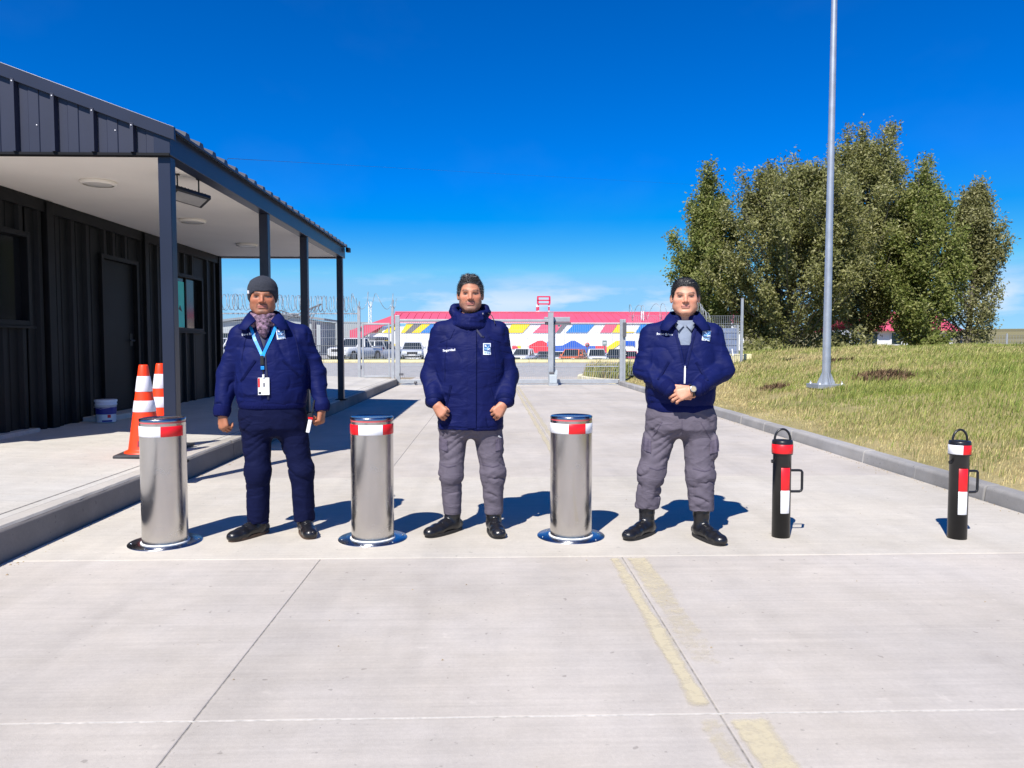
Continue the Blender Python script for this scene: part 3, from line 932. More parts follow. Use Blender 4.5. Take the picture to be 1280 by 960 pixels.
def coil(x0, x1, y, zc, r, pitch, label, y1=None, zc1=None, wob=.03, group="razor wire coils along the fence"):
    n = int(abs(x1 - x0) / pitch * 26)
    pts = []
    ph = random.random() * 6
    for i in range(n + 1):
        t = i / n; a = 2 * math.pi * i / 26
        x = x0 + (x1 - x0) * t + .35 * pitch * math.sin(a * .5 + ph) + .5 * pitch * math.sin(a * .13 + ph)
        yy = y + ((y1 or y) - y) * t; zz = zc + ((zc1 or zc) - zc) * t + wob * math.sin(t * 9 + ph)
        rr = r * (1 + .06 * math.sin(a * .31))
        pts.append((x, yy + rr * math.cos(a), zz + rr * math.sin(a)))
    t = thing("razor_wire_coil", label, "razor wire", (x0, y, zc - r), group=group)
    k = Vector((-x0, -y, -(zc - r)))
    MB().tube([Vector(p) + k for p in pts], .0075, 4, cap=False).build("wire", m_wire, t)
    mb = MB()
    for i in range(0, n, 4):                     # barbs
        p = Vector(pts[i]) + k; d = (Vector(pts[min(i + 1, n)]) - Vector(pts[max(i - 1, 0)])).normalized()
        u = d.cross(Vector((.3, .2, .9))).normalized() * .016
        mb.add([p - d * .014 - u, p + d * .014 - u * .6, p + d * .014 + u, p - d * .014 + u * .6], [(0, 1, 2, 3)])
    tag(mb.build("barbs", m_wire, t), kind="stuff")
    return t

# fence west of the gate
fz = thing("mesh_fence", "galvanised wire-mesh fence between the booth and the pedestrian gate", "fence", (gx(449), GY, .2))
k = Vector(fz.location)
xl = gx(449)
xp = [xl - 2.6 * i for i in range(5)]
for i, x in enumerate(xp):
    if i: fpost(fz, x - k.x, 0, -.05, 2.08)
for a, b in zip(xp[1:], xp[:-1]):
    mesh_panel(fz, a - k.x + .05, b - k.x - .05, .04, 2.0, 0)
    MB().lohi((a - k.x + .04, -.02, 1.985), (b - k.x - .04, .02, 2.025)).build("rail", m_galvw, fz)
coil(xp[-1], xp[0] - .1, GY, 2.52, .24, .085, "dense razor wire coil above the fence left of the pedestrian gate")
coil(xp[0] - .05, gx(493), GY, 2.60, .24, .28, "loose razor wire coil over the pedestrian gate")

# pedestrian gate
pg = thing("pedestrian_gate", "narrow galvanised mesh gate hung between two tall square posts", "gate", (gx(449), GY, .2))
k = Vector(pg.location)
xr = gx(491) - k.x
for x in (0, xr):
    p = fpost(pg, x, 0, -.05, gzz(384) - .2, .085)
MB().tube([(0, 0, gzz(384) - .19), (.02, 0, gzz(377) - .2)], .018, 8).build("razor_bracket", m_galvw, pg)
MB().tube([(xr, 0, gzz(384) - .19), (xr + .03, 0, gzz(375) - .2)], .018, 8).build("razor_bracket", m_galvw, pg)
lf = MB()
zt = gzz(404) - .2
lf.lohi((.09, -.025, .04), (.14, .025, zt)).lohi((xr - .14, -.025, .04), (xr - .09, .025, zt)).lohi((.14, -.025, zt - .05), (xr - .14, .025, zt)).lohi((.14, -.025, .04), (xr - .14, .025, .09))
gl = lf.build("gate_leaf", m_galvw, pg, bevel=.004)
o = mesh_panel(gl, .14, xr - .14, .09, zt - .05, 0)
for z in (.35, zt - .2):
    MB().tube([(.055, -.03, z - .06), (.055, -.03, z + .06)], .026, 8).build("hinge", m_dgrey, pg)
MB().lohi((xr - .13, -.06, .95), (xr - .06, .06, 1.08)).build("lock_box", m_dgrey, gl)

# sliding vehicle gate
sg = thing("sliding_gate", "wide galvanised mesh vehicle gate closing the concrete road", "gate", (gx(497), GY, 0))
k = Vector(sg.location)
xR, xM = gx(777) - k.x, gx(689) - k.x
zt = gzz(399)
fr = MB()
fr.lohi((-.07, -.04, .06), (.07, .04, zt + .12)).lohi((.07, -.035, zt - .08), (xM, .035, zt)).lohi((.07, -.035, .05), (xR - .1, .035, .17))
frame = fr.build("gate_frame", m_galvw, sg, bevel=.006)
fpost(sg, xM - .02, -.06, -.02, gzz(391), .16)
mesh_panel(sg, .08, xM - .08, .17, zt - .08, 0)
mesh_panel(sg, xM + .06, xR - .1, .17, zt - .16, 0)
MB().lohi((.07, -.03, .60), (xM - .06, .03, .635)).build("mid_rail", m_galvw, sg)
MB().lohi((xM + .06, -.03, .56), (xR - .1, .03, .59)).build("mid_rail", m_galvw, sg)
for x in (.0, .55): MB().lathe([(.05, -.02), (.05, .02), (0, .02)], 14).build("roller", m_dgrey, sg, loc=(x, -.05, .08), rot=(R(90), 0, 0))
MB().lohi((.05, -.07, .30), (.18, -.045, .37)).build("latch", m_dgrey, sg)
MB().lohi((-.2, -.03, -.005), (xR, .03, .022)).build("floor_track", m_galvw, sg)
# guide portal on top
gp = thing("gate_guide", "grey roller guide frame over the sliding gate's middle post", "gate guide", (gx(693), GY + .25, 0))
MB().lohi((-.05, -.05, 0), (.05, .05, gzz(402))).build("post", m_galvw, gp, bevel=.006)
MB().lohi((-.30, -.12, gzz(402) + .001), (.50, .10, gzz(396))).build("channel", m_galvw, gp, bevel=.008)
MB().lohi((-.28, -.22, gzz(406)), (.52, -.06, gzz(402.5))).build("roller_bar", m_dgrey, gp, bevel=.008)
for x in (-.1, .15): MB().lathe([(.035, -.06), (.035, .04), (0, .04)], 12).build("roller", m_white, gp, loc=(x, -.14, gzz(402) - .11))
# gate motor
gm = thing("gate_motor", "small light grey sliding-gate motor cabinet at the foot of the middle post", "gate motor", (gx(690.5), GY - .32, 0))
MB().lohi((-.12, -.11, .06), (.12, .11, .34)).build("cabinet", m_grey, gm, bevel=.03, seg=3)
MB().lohi((-.115, -.10, .341), (.02, .10, .42)).build("gearbox", m_dgrey, gm, bevel=.02)
MB().prism([(.025, -.10, .341), (.12, -.10, .341), (.12, -.10, .47), (.09, -.10, .49)], (0, .20, 0)).build("cover", m_grey, gm)
MB().lohi((-.145, -.14, -.01), (.145, .14, .059)).build("plinth", m_galvw, gm, bevel=.01)
# right receiving post
rp = thing("gate_post", "paired galvanised receiving posts at the right end of the sliding gate", "gate post", (gx(778), GY - .1, 0))
MB().lohi((-.10, -.05, -.02), (0, .05, gzz(399))).build("post", m_galvw, rp, bevel=.006)
MB().lohi((.005, -.03, -.02), (.08, .05, gzz(399))).build("post", m_galvw, rp, bevel=.006)
MB().lohi((-.02, -.11, gzz(421)), (.09, -.052, gzz(403))).build("catch_bracket", m_dgrey, rp, bevel=.01)

# fence east of the gate, hidden in part behind the third man
fe = thing("mesh_fence", "galvanised mesh fence right of the sliding gate, rising onto the grass bank", "fence", (gx(784), GY, 0))
k = Vector(fe.location)
xp = [0, 1.9, 3.6]
for i, x in enumerate(xp):
    z0 = float(lawn_z(np.array([k.x + x]), np.array([GY]))[0])
    if i: fpost(fe, x, 0, z0 - .1, z0 + 2.0)
for a, b in zip(xp[:-1], xp[1:]):
    z0 = float(lawn_z(np.array([k.x + b]), np.array([GY]))[0])
    mesh_panel(fe, a + .05, b - .05, z0 * .6 + .05, 2.15, 0)
coil(k.x + .1, k.x + 1.9, GY, 2.26, .24, .24, "loose razor wire coil right of the sliding gate")
coil(gx(862), gx(880), GY - .4, 2.48, .24, .05, "tight razor wire coil beside the left poplar, sloping down the fence", zc1=1.95, wob=.0)
# blue-grey screened panel beyond
sp = thing("screen_panel", "blue-grey screened mesh panel beside the yellow kerb and the poplar", "fence panel", (gx(925), GY + 2.6, .6))
m_screen = M("blue_grey_screen", (.16, .21, .34), .7, var=.25, scale=5)
MB().lohi((-.75, -.01, .0), (.75, .01, 1.22)).build("screen", m_screen, sp)
mesh_panel(sp, -.75, .75, .0, 1.3, -.03, .10, .2, .005)
for x in (-.78, .78): MB().lohi((x - .03, -.03, -.2), (x + .03, .03, 1.34)).build("post", m_galvw, sp)
yk = thing("yellow_kerb", "low yellow painted concrete kerb piece at the top of the grass bank", "kerb", (gx(925), GY + 1.1, .78))
MB().lohi((-.7, -.13, -.3), (.72, .13, .165)).build("kerb_block", m_yellow, yk, bevel=.02)
# lawn island outside the gate with whitewashed curved kerb
m_wash = M("whitewashed_kerb", (.68, .62, .42), .8, var=.3, scale=6)
isl = empty("verge_island"); tag(isl, kind="structure")
pts = []
for i in range(14):
    a = i / 13 * math.pi * .55
    pts.append((6.1 - 3.2 * math.sin(a + .0) if 0 else 3.2 + 3.2 * (1 - math.cos(a)), 25.2 + 6.5 * math.sin(a)))
pts = [(4.1, 24.0), (3.55, 24.9), (3.25, 26.0), (3.15, 27.2), (3.35, 28.4), (3.9, 29.3), (4.9, 29.9), (6.5, 30.2)]
for (a, b) in zip(pts[:-1], pts[1:]):
    d = (Vector(b) - Vector(a)); n_ = Vector((d.y, -d.x)).normalized() * .16
    MB().prism([(a[0], a[1], -.1), (b[0], b[1], -.1), (b[0] + n_.x, b[1] + n_.y, -.1), (a[0] + n_.x, a[1] + n_.y, -.1)], (0, 0, .25)).build("kerb_stone", m_wash, isl, bevel=.015)
MB().prism([(p[0] + .1, p[1], -.1) for p in pts] + [(9, 30.0, -.1), (9, 23.9, -.1)], (0, 0, .22)).build("soil", m_soil, isl)
# ================================================================== hall with painted cladding
m_hallw = M("white_cladding", (.80, .80, .80), .55, var=.03, scale=.4)
m_hroof = M("pink_red_roof_paint", (.62, .09, .15), .5, var=.08, scale=.3)
m_cred = M("cladding_red", (.72, .03, .05), .5, var=.05)
m_cpink = M("cladding_pink", (.74, .10, .18), .5, var=.05)
m_cyel = M("cladding_yellow", (.85, .62, .01), .5, var=.05)
m_cblue = M("cladding_blue", (.02, .20, .60), .5, var=.05)
m_cblu2 = M("cladding_deep_blue", (.02, .10, .48), .5, var=.05)
m_cgrey = M("cladding_grey", (.16, .15, .16), .5, var=.05)
HY = 95.0
hall = thing("exhibition_hall", "long white hall with a pink-red roof and slanted colour panels behind the car park", "building", (0, HY, -.9))
HO = -Vector(hall.location)
def hb(mb, name, m, parent=None, **k):
    o = mb.build(name, m, parent or hall, **k)
    if parent is None: o.location = HO
    return o
xL, xRr = at(447, 430, HY).x, at(930, 430, HY).x
ze = at(600, 404, HY).z
n = int((xRr - xL) / 1.5)
w = (xRr - xL) / n
for i in range(n):
    a = xL + w * i
    pts = [(a + .01, HY, 0), (a + .01, HY - .0, 0)]
    zt_ = ze if i > 3 else ze - (4 - i) * .42
    prof = []
    for j in range(5):
        q = a + .01 + j * (w - .02) / 5
        prof += [(q, HY), (q + .18, HY), (q + .21, HY - .03), (q + .26, HY - .03)]
    prof = [p for p in prof if p[0] < a + w - .012] + [(a + w - .01, HY), (a + w - .01, HY + .05), (a + .01, HY + .05)]
    hb(MB().prism([(x, y, -.95) for x, y in prof], (0, 0, zt_ + .95)), "wall_panel", m_hallw)
# roof sheets
Yr = 103.0
zr = at(600, 391, Yr).z
i = 0
x = at(494, 391, Yr).x
xR2 = at(930, 391, Yr).x
while x < xR2:
    d = Vector((0, Yr - (HY - .14), zr - (ze + .05)))
    hb(MB().prism([(x + .01, HY - .14, ze + .05), (x + .90, HY - .14, ze + .05), (x + .92, HY - .14, ze + .12), (x + .99, HY - .14, ze + .12), (x + .99, HY - .14, ze + .0), (x + .01, HY - .14, ze)], d), "roof_sheet", m_hroof)
    x += 1.0
hb(MB().lohi((at(494, 391, Yr).x, Yr - .2, zr + .02), (xR2, Yr + .3, zr + .16)), "ridge_cap", m_hroof)
hb(MB().lohi((xL + 4, HY - .20, ze - .02), (xRr, HY - .145, ze + .06)), "gutter", m_hallw)
# left end of the roof, folding down
P_ = [at(*p, HY - .4) for p in ((437, 413), (479, 398.5), (495, 392.5), (495, 404), (478, 407.5), (448, 424), (448, 431), (437, 431))]
hb(MB().prism(P_, (0, .9, 0)), "roof_end", m_hroof)
def panel(pts, m, out=.05):
    hb(MB().prism([at(px, py, HY - out) for px, py in pts], (0, -.04, 0)), "colour_panel", m)
T, B = 405.2, 416
for a, b, c, d, m in ((453, 471, 481, 467, m_cred), (478, 490, 500, 491, m_cyel), (501, 506, 517, 508, m_cyel), (506.5, 514, 527, 517.5, m_cgrey), (514.5, 525, 538, 527.5, m_cyel),
                      (525.5, 541, 553, 538.5, m_cblue), (560, 585, 592, 570, m_cred), (633, 653, 663, 640, m_cyel), (666, 695, 703, 678, m_cpink), (695.5, 700, 709, 703.5, m_cgrey),
                      (707, 733.5, 743.5, 717.5, m_cblue), (750, 764, 772, 757, m_cpink), (765, 777, 782, 772.5, m_cyel), (781, 792, 793, 782, m_cyel), (794, 806, 814, 801, m_cblue), (812, 830, 838, 819, m_cpink),
                      (842, 862, 870, 850, m_cyel)):
    t_ = 414.5 if (a, b) == (781, 792) else T
    panel([(a, B), (b, B), (c, t_), (d, t_)], m)
for pts, m in (([(661, 432), (672, 426), (678, 425.6), (684, 429), (688, 434), (688, 441), (666, 441), (661, 436)], m_cred),
               ([(688.5, 432.5), (703, 432), (714, 426), (719, 426), (730, 432.5), (744, 432.5), (744, 441), (688.5, 441)], m_cblu2),
               ([(744.3, 432.5), (758, 432.5), (758, 441), (744.3, 441)], m_cred), ([(758.5, 434), (770, 426), (775.5, 426), (775.5, 430), (759, 441)], m_cyel),
               ([(776, 426), (794, 426), (794, 434), (791, 432), (776, 432)], m_cblu2), ([(640, 432), (645, 432), (648, 436), (640, 436)], m_cred), ([(645.5, 432), (651, 432), (651, 436), (648.5, 436)], m_cyel),
               ([(480, 424), (484, 424), (488, 430), (484, 430)], m_cyel), ([(492, 430), (496, 430), (497, 434), (493, 434)], m_cyel), ([(600, 430), (630, 430), (630, 440), (600, 440)], m_cblu2)):
    panel(pts, m, .06)

# red and white gantry behind the hall
gt = thing("roof_gantry", "red frame on red and white banded legs rising above the hall roof", "gantry", (at(679, 430, 108).x, 108, -.9))
k = -Vector(gt.location)
m_gred = M("gantry_red", (.66, .02, .09), .5, var=.05)
zA, zB_, zC = at(679, 371, 108).z, at(679, 380, 108).z, at(679, 398, 108).z
xa, xb = at(673, 430, 108).x, at(686, 430, 108).x
for x, yo in ((xa, 0), (xb, 0), (xa - .15, 1.2), (xb + .1, 1.2)):
    z = -.9; c = 0
    leg = MB().lohi((x - .09, 108 + yo - .09, -.9), (x + .09, 108 + yo + .09, zC))
    lg = leg.build("leg", m_hallw, gt, loc=k)
    z = zC; j = 0
    while z < zB_ - .05:
        z2 = min(z + .55, zB_)
        MB().lohi((x - .1, 108 + yo - .1, z + .002), (x + .1, 108 + yo + .1, z2)).build("leg_band", m_gred if j % 2 == 0 else m_hallw, gt, loc=k)
        z = z2; j += 1
for z in (zA, (zA + zB_) / 2, zB_):
    MB().lohi((xa - .2, 107.8, z - .09), (xb + .2, 107.95, z + .09)).build("cross_bar", m_gred, gt, loc=k)
for x in (xa - .1, xb + .1):
    MB().lohi((x - .12, 107.8, zB_ + .092), (x + .12, 107.96, zA - .092)).build("side_bar", m_gred, gt, loc=k)
# masts
def mast(px, y0, y1, Y, name, label, cat, m, w=.12, zg=-.9, bands=None):
    p0, p1 = at(px, y1, Y), at(px, y0, Y)
    t = thing(name, label, cat, (p0.x, Y, zg))
    H_ = p1.z - zg
    for sx_ in (-1, 1):
        for sy_ in (-1, 1): MB().lohi((sx_ * w - .03, sy_ * w - .03, 0), (sx_ * w + .03, sy_ * w + .03, H_)).build("leg", m, t)
    mb = MB(); z = 0; s = 1
    while z < H_ - .3:
        mb.bar((-w * s, -w, z), (w * s, -w, z + .35), .035); mb.bar((-w * s, w, z), (w * s, w, z + .35), .035); s = -s; z += .35
    mb.build("bracing", m, t)
    return t
mast(462.5, 377, 402, 104, "lattice_mast", "white lattice mast rising behind the left end of the hall", "mast", m_hallw, .16)
mast(803, 389, 404, 97, "lattice_mast", "short white lattice mast against the hall roof beside the gate post", "mast", m_hallw, .12)
mast(414, 403, 430, 104, "lattice_mast", "thin grey mast above the stacked containers", "mast", m_dgrey, .05)
mast(274.5, 371, 402, 60, "lattice_mast", "thin dark mast next to the booth's far corner", "mast", m_dgrey, .04, 0)

# signs in the car park
def sign(px, py, Y, zg, label, kind, w, h, m):
    p = at(px, py, Y)
    t = thing("traffic_sign" if kind == 'round' else "lot_sign", label, "sign", (p.x, Y, zg))
    MB().tube([(0, 0, 0), (0, 0, p.z - zg + h / 2)], .035, 8).build("pole", m_dgrey, t)
    if kind == 'round':
        MB().lathe([(0, .0), (w / 2, .0), (w / 2, .03), (0, .03)], 28).build("plate", m_redtape, t, loc=(0, -.05, p.z - zg), rot=(R(90), 0, 0))
        MB().lathe([(0, .0), (w * .33, .0), (w * .33, .006), (0, .006)], 28).build("plate_face", m_cgrey, t, loc=(0, -.081, p.z - zg), rot=(R(90), 0, 0))
    else:
        MB().lohi((-w / 2, -.06, p.z - zg - h / 2), (w / 2, -.036, p.z - zg + h / 2)).build("plate", m, t, bevel=.01)
        for q in (-.12, .14): MB().lohi((-w * .36, -.067, p.z - zg + q * h - .02), (w * .36, -.0605, p.z - zg + q * h + .03)).build("plate_line", m_hallw, t)
m_sgreen = M("sign_grey_green", (.13, .19, .18), .5)
sign(734, 431, 71, -.6, "round red-rimmed sign on a post between the orange car and the white SUV", 'round', .42, .42, None)
sign(755.5, 429, 72, -.7, "square grey-green sign on a post above the white SUV", 'sq', .42, .50, m_sgreen)
sign(686, 430, 66, -.3, "small light blue sign on a post behind the gate's middle posts", 'sq', .28, .42, m_cblue)

# ================================================================== parked cars
m_tyre = M("tyre_rubber", (.02, .02, .02), .8)
m_rim = M("alloy_rim", (.45, .46, .47), .35, metal=.8)
m_cglass = M("car_glass", (.012, .018, .022), .06, spec=.6)
m_headl = M("headlight_glass", (.70, .72, .74), .1, spec=.6)
m_tail = M("tail_light", (.55, .01, .015), .2)
m_plate = M("number_plate", (.72, .72, .70), .5)
def paint(n_, c): return M(n_, c, .25, var=.03, coat=.6, spec=.5)
CP = {k: paint("car_paint_" + k, c) for k, c in dict(white=(.74, .75, .76), silver=(.42, .45, .49), grey=(.10, .105, .12), dark=(.02, .022, .028), orange=(.62, .13, .03), red=(.40, .02, .03), blue=(.10, .16, .26)).items()}
def ring(y, hw, z0, z1, k=.10):
    """rounded car cross-section"""
    c = k
    pts = []
    for (x, z) in ((-hw + c, z0), (hw - c, z0), (hw, z0 + c), (hw * 1.0, (z0 + z1) / 2), (hw - .02, z1 - c), (hw - c - .03, z1), (-hw + c + .03, z1), (-hw + .02, z1 - c), (-hw, (z0 + z1) / 2), (-hw, z0 + c)):
        pts.append((x, y, z))
    return pts
KINDS = dict(
    suv=dict(L=4.6, hw=.92, belt=1.03, roof=1.70, cab=(-.95, 2.05, -.30, 1.75), wr=.36, hood=.98),
    sedan=dict(L=4.3, hw=.86, belt=.92, roof=1.46, cab=(-.85, 1.75, -.05, 1.0), wr=.31, hood=.84),
    pickup=dict(L=5.2, hw=.92, belt=1.10, roof=1.76, cab=(-1.15, .85, -.45, .62), wr=.38, hood=1.06))
def car(kind, col, loc, rz, label, load=False):
    K = KINDS[kind]; L, hw, belt, roof, wr = K['L'], K['hw'], K['belt'], K['roof'], K['wr']
    t = thing("parked_car", label, "car" if kind != 'pickup' else "pickup", loc, rz, "cars parked in front of the painted hall")
    pm = CP[col]
    h = L / 2
    st = [(-h, hw - .14, .42, K['hood'] - .26), (-h + .06, hw - .05, .30, K['hood'] - .10), (-h + .35, hw, .26, K['hood']), (K['cab'][0], hw, .24, belt), (0, hw + .01, .24, belt), (K['cab'][1] if kind != 'sedan' else 1.7, hw, .24, belt), (h - .22, hw - .02, .28, belt - .02), (h - .05, hw - .06, .34, belt - .10), (h, hw - .12, .45, belt - .25)]
    body = MB().loft([ring(*s) for s in st]).build("body", pm, t, bevel=0)
    c0, c1, r0, r1 = K['cab']
    bw, rw = hw - .05, hw - .24
    def quad(y, w_, z): return [(-w_, y, z), (w_, y, z)]
    zb = belt - .02; zt_ = roof - .05
    # glasshouse faces
    MB().add([(-bw + .05, c0, zb), (bw - .05, c0, zb), (rw - .03, r0, zt_), (-rw + .03, r0, zt_)], [(0, 1, 2, 3)]).build("windscreen", m_cglass, t)
    MB().add([(-bw + .05, c1, zb), (bw - .05, c1, zb), (rw - .03, r1, zt_), (-rw + .03, r1, zt_)], [(3, 2, 1, 0)]).build("rear_window", m_cglass, t)
    for s in (-1, 1):
        MB().add([(s * bw, c0 + .05, zb), (s * bw, c1 - .05, zb), (s * rw, r1 - .03, zt_), (s * rw, r0 + .03, zt_)], [(0, 1, 2, 3)]).build("side_window", m_cglass, t)
        mb = MB()
        for (ya, yb) in ((c0, r0), (c1, r1), (c0 + (c1 - c0) * .5, r0 + (r1 - r0) * .5)):
            mb.bar((s * (bw - .01), ya, zb), (s * (rw - .0), yb, zt_ + .02), .075, .075)
        mb.build("pillar", pm, t)
        MB().box((s * (hw + .09), c0 + .28, belt + .10), (.09, .05, .07)).build("mirror", pm if col != 'white' else m_black, t, bevel=.02)
        for y in (-h + .92, h - .98):
            wh = MB().tube([(s * (hw - .22), y, wr), (s * (hw + .012), y, wr)], wr, 22).build("wheel", m_tyre, t)
            MB().tube([(s * (hw + .0125), y, wr), (s * (hw + .022), y, wr)], wr * .62, 16).build("rim", m_rim, wh)
            MB().tube([(s * (hw - .1), y, wr), (s * (hw + .005), y, wr)], wr * 1.17, 22).build("wheel_arch", m_black, t)
        MB().box((s * (hw - .26), -h + .045, K['hood'] - .20), (.17, .05, .085)).build("headlight", m_headl, t, bevel=.03)
        MB().box((s * (hw - .16), h - .04, belt - .24), (.09, .04, .16)).build("tail_light", m_tail, t, bevel=.02)
        MB().box((s * (hw - .2), -h + .03, .46), (.10, .03, .045)).build("fog_light", m_black, t, bevel=.015)
    MB().loft([[(x, y, z) for x, y, z in ((-rw - .01, r0 - .04, zt_), (rw + .01, r0 - .04, zt_), (rw + .01, r1 + .04, zt_), (-rw - .01, r1 + .04, zt_))],
               [(x, y, roof) for x, y in ((-rw + .12, r0 + .10), (rw - .12, r0 + .10), (rw - .12, r1 - .10), (-rw + .12, r1 - .10))]], sm=False).build("roof", pm, t, bevel=.03)
    MB().box((0, -h + .01, K['hood'] - .23), (hw - .46, .03, .10)).build("grille", m_black, t, bevel=.02)
    MB().box((0, -h - .005, .47), (.26, .012, .06)).build("number_plate", m_plate, t)
    MB().box((0, -h + .03, .345), (hw - .2, .035, .06)).build("air_intake", m_black, t, bevel=.02)
    MB().box((0, h - .0, .62), (.26, .012, .06)).build("number_plate", m_plate, t)
    if kind == 'pickup':
        MB().lohi((-hw + .1, .95, belt - .35), (hw - .1, h - .1, belt + .004)).build("load_bed", m_black, t)
        for s in (-1, 1): MB().lohi((s * hw - .05, .9, belt - .05), (s * hw + .03, h - .06, belt + .06)).build("bed_rail", pm, t, bevel=.02)
    if load:
        for s in (-1, 1): MB().tube([(s * (rw - .05), r0 + .1, roof + .05), (s * (rw - .05), r1 - .1, roof + .05)], .025, 8).build("roof_rail", m_black, t)
        MB().loft([[(-rw + .1, r0 + .1, roof + .08), (rw - .1, r0 + .1, roof + .08), (rw - .1, r1 - .2, roof + .08), (-rw + .1, r1 - .2, roof + .08)],
                   [(-rw, r0 + .05, roof + .22), (rw, r0 + .05, roof + .22), (rw, r1 - .15, roof + .22), (-rw, r1 - .15, roof + .22)],
                   [(-rw + .15, r0 + .3, roof + .34), (rw - .15, r0 + .3, roof + .34), (rw - .15, r1 - .4, roof + .34), (-rw + .15, r1 - .4, roof + .34)]], sm=False).build("roof_box", CP['grey'], t, bevel=.04)
    return t
def park(kind, col, px, Y, rz, label, **k):
    x = at(px, 430, Y).x
    z = float(terr_z(np.array([x]), np.array([float(Y)]))[0]) + .055
    return car(kind, col, (x, Y, z), R(rz), label, **k)
park('pickup', 'white', 445, 59.5, -24, "white pickup parked nearest the gate, turned to show its right flank")
park('suv', 'silver', 477, 65, 150, "silver SUV seen from behind with a dark box on its roof", load=True)
park('sedan', 'silver', 516, 60.5, 4, "silver-blue car facing the road beside the left edge of the sliding gate")
park('pickup', 'white', 655, 76, -20, "white pickup left of the gate's middle post, nose to the road")
park('sedan', 'grey', 681, 79, -5, "dark grey car half hidden by the gate's middle post")
park('sedan', 'white', 697, 78, -10, "pale car between the dark grey car and the orange one")
park('suv', 'orange', 716, 74, -22, "orange car in front of the blue painted gable")
park('suv', 'white', 746, 73.5, -6, "white SUV right of the round red sign")
park('suv', 'dark', 771, 76, -16, "black SUV just left of the receiving gate post")
park('sedan', 'red', 788, 80, -10, "small red car just right of the receiving gate post")
park('suv', 'blue', 561, 70, 0, "grey-blue SUV behind the man in the parka")
park('sedan', 'silver', 620, 76, 0, "silver car in line behind the man in the parka")
park('suv', 'white', 281, 52, -30, "white car by the fence left of the man in the beanie")
park('sedan', 'dark', 306, 56, 10, "dark car behind the man in the beanie")

# ================================================================== things far left behind the fence
m_cont = M("pale_grey_container", (.36, .39, .40), .6, var=.08, scale=.6)
x0, x1 = at(406, 430, 106).x, at(461, 430, 106).x
for lv, L in ((0, "pale grey shipping container, lower of the two stacked left of the hall"), (1, "pale grey shipping container, upper of the two stacked left of the hall")):
    t = thing("shipping_container", L, "container", ((x0 + x1) / 2, 106, -.1 + 2.22 * lv), group="stacked containers")
    hw_ = (x1 - x0) / 2
    prof = []
    x = -hw_ + .1
    while x < hw_ - .2:
        prof += [(x, 0), (x + .07, -.04), (x + .16, -.04), (x + .23, 0)]; x += .29
    MB().prism([(a, b, .12) for a, b in prof] + [(hw_ - .1, 2.3, .12), (-hw_ + .1, 2.3, .12)], (0, 0, 1.96)).build("side_wall", m_cont, t)
    for z in (0, 2.08): MB().lohi((-hw_, -.08, z), (hw_, 2.34, z + .12)).build("rail", m_cont, t)
    for x in (-hw_, hw_ - .1): MB().lohi((x, -.09, .121), (x + .1, 2.35, 2.079)).build("corner_post", m_cont, t)
m_shedr = M("weathered_shed_roof", (.22, .24, .26), .6, var=.15, scale=.5)
sh = thing("storage_shed", "low grey shed with a long grey roof behind the man in the beanie", "shed", (at(320, 430, 92).x, 92, -.1))
k = -Vector(sh.location)
a, b, c = at(262, 402, 92), at(352, 391, 92), at(400, 398, 92)
MB().prism([(a.x, 92, -.1), (c.x, 92, -.1), (c.x, 92, c.z - .3), (b.x, 92, b.z - .3), (a.x, 92, a.z - .3)], (0, 9, 0)).build("wall", m_cont, sh, loc=k)
MB().prism([(a.x - .6, 91.5, a.z - .25), (b.x, 91.5, b.z - .25), (b.x, 91.5, b.z), (a.x - .6, 91.5, a.z)], (0, 10, 0)).build("roof", m_shedr, sh, loc=k)
MB().prism([(c.x + .6, 91.5, c.z - .25), (b.x + .01, 91.5, b.z - .25), (b.x + .01, 91.5, b.z), (c.x + .6, 91.5, c.z)], (0, 10, 0)).build("roof", m_shedr, sh, loc=k)
for px in (268, 283, 297, 366, 384):
    q = at(px, 425, 92)
    f_ = MB().lohi((q.x - .55, 91.93, q.z - .6), (q.x + .55, 91.99, q.z + .8)).build("window", m_dark, sh, loc=k)
    MB().lohi((q.x - .45, 91.90, q.z - .5), (q.x + .45, 91.925, q.z + .7)).build("pane", m_cglass, f_)
cr_ = thing("lattice_boom", "dark lattice boom slanting above the shed roof beside the porch posts", "crane boom", (at(375, 430, 88).x, 88, 0))
k = -Vector(cr_.location)
p0, p1, p2, p3 = at(345, 404, 88), at(401, 380, 88), at(350, 388, 88), at(392, 402, 88)
mb = MB()
for off in (0, .5):
    mb.bar(p0 + Vector((0, off, 0)), p1 + Vector((0, off, 0)), .12)
    mb.bar(p2 + Vector((0, off, 0)), p3 + Vector((0, off, 0)), .12)
mb.build("chord", m_dgrey, cr_, loc=k)
mb = MB()
for i in range(12):
    u, v = i / 12, (i + 1) / 12
    mb.bar(p2.lerp(p3, u), p0.lerp(p1, v), .06); mb.bar(p0.lerp(p1, u), p2.lerp(p3, u), .05)
mb.build("bracing", m_dgrey, cr_, loc=k)
MB().lohi((p0.x - .2, 87.8, -.1), (p0.x + .2, 88.6, p0.z)).build("support_leg", m_dgrey, cr_, loc=k)
MB().lohi((p3.x - .2, 87.8, -.1), (p3.x + .2, 88.6, p3.z)).build("support_leg", m_dgrey, cr_, loc=k)
df = thing("dark_fence", "dark railing fence at the road edge left of the white pickup", "fence", (at(398, 430, 55.5).x, 55.5, 0))
for i in range(24): MB().lohi((-1.6 + .14 * i, -.02, .08), (-1.57 + .14 * i, .02, 1.2)).build("bar", m_black, df)
for z in (.12, 1.12): MB().lohi((-1.65, .021, z), (1.75, .05, z + .06)).build("rail", m_black, df)

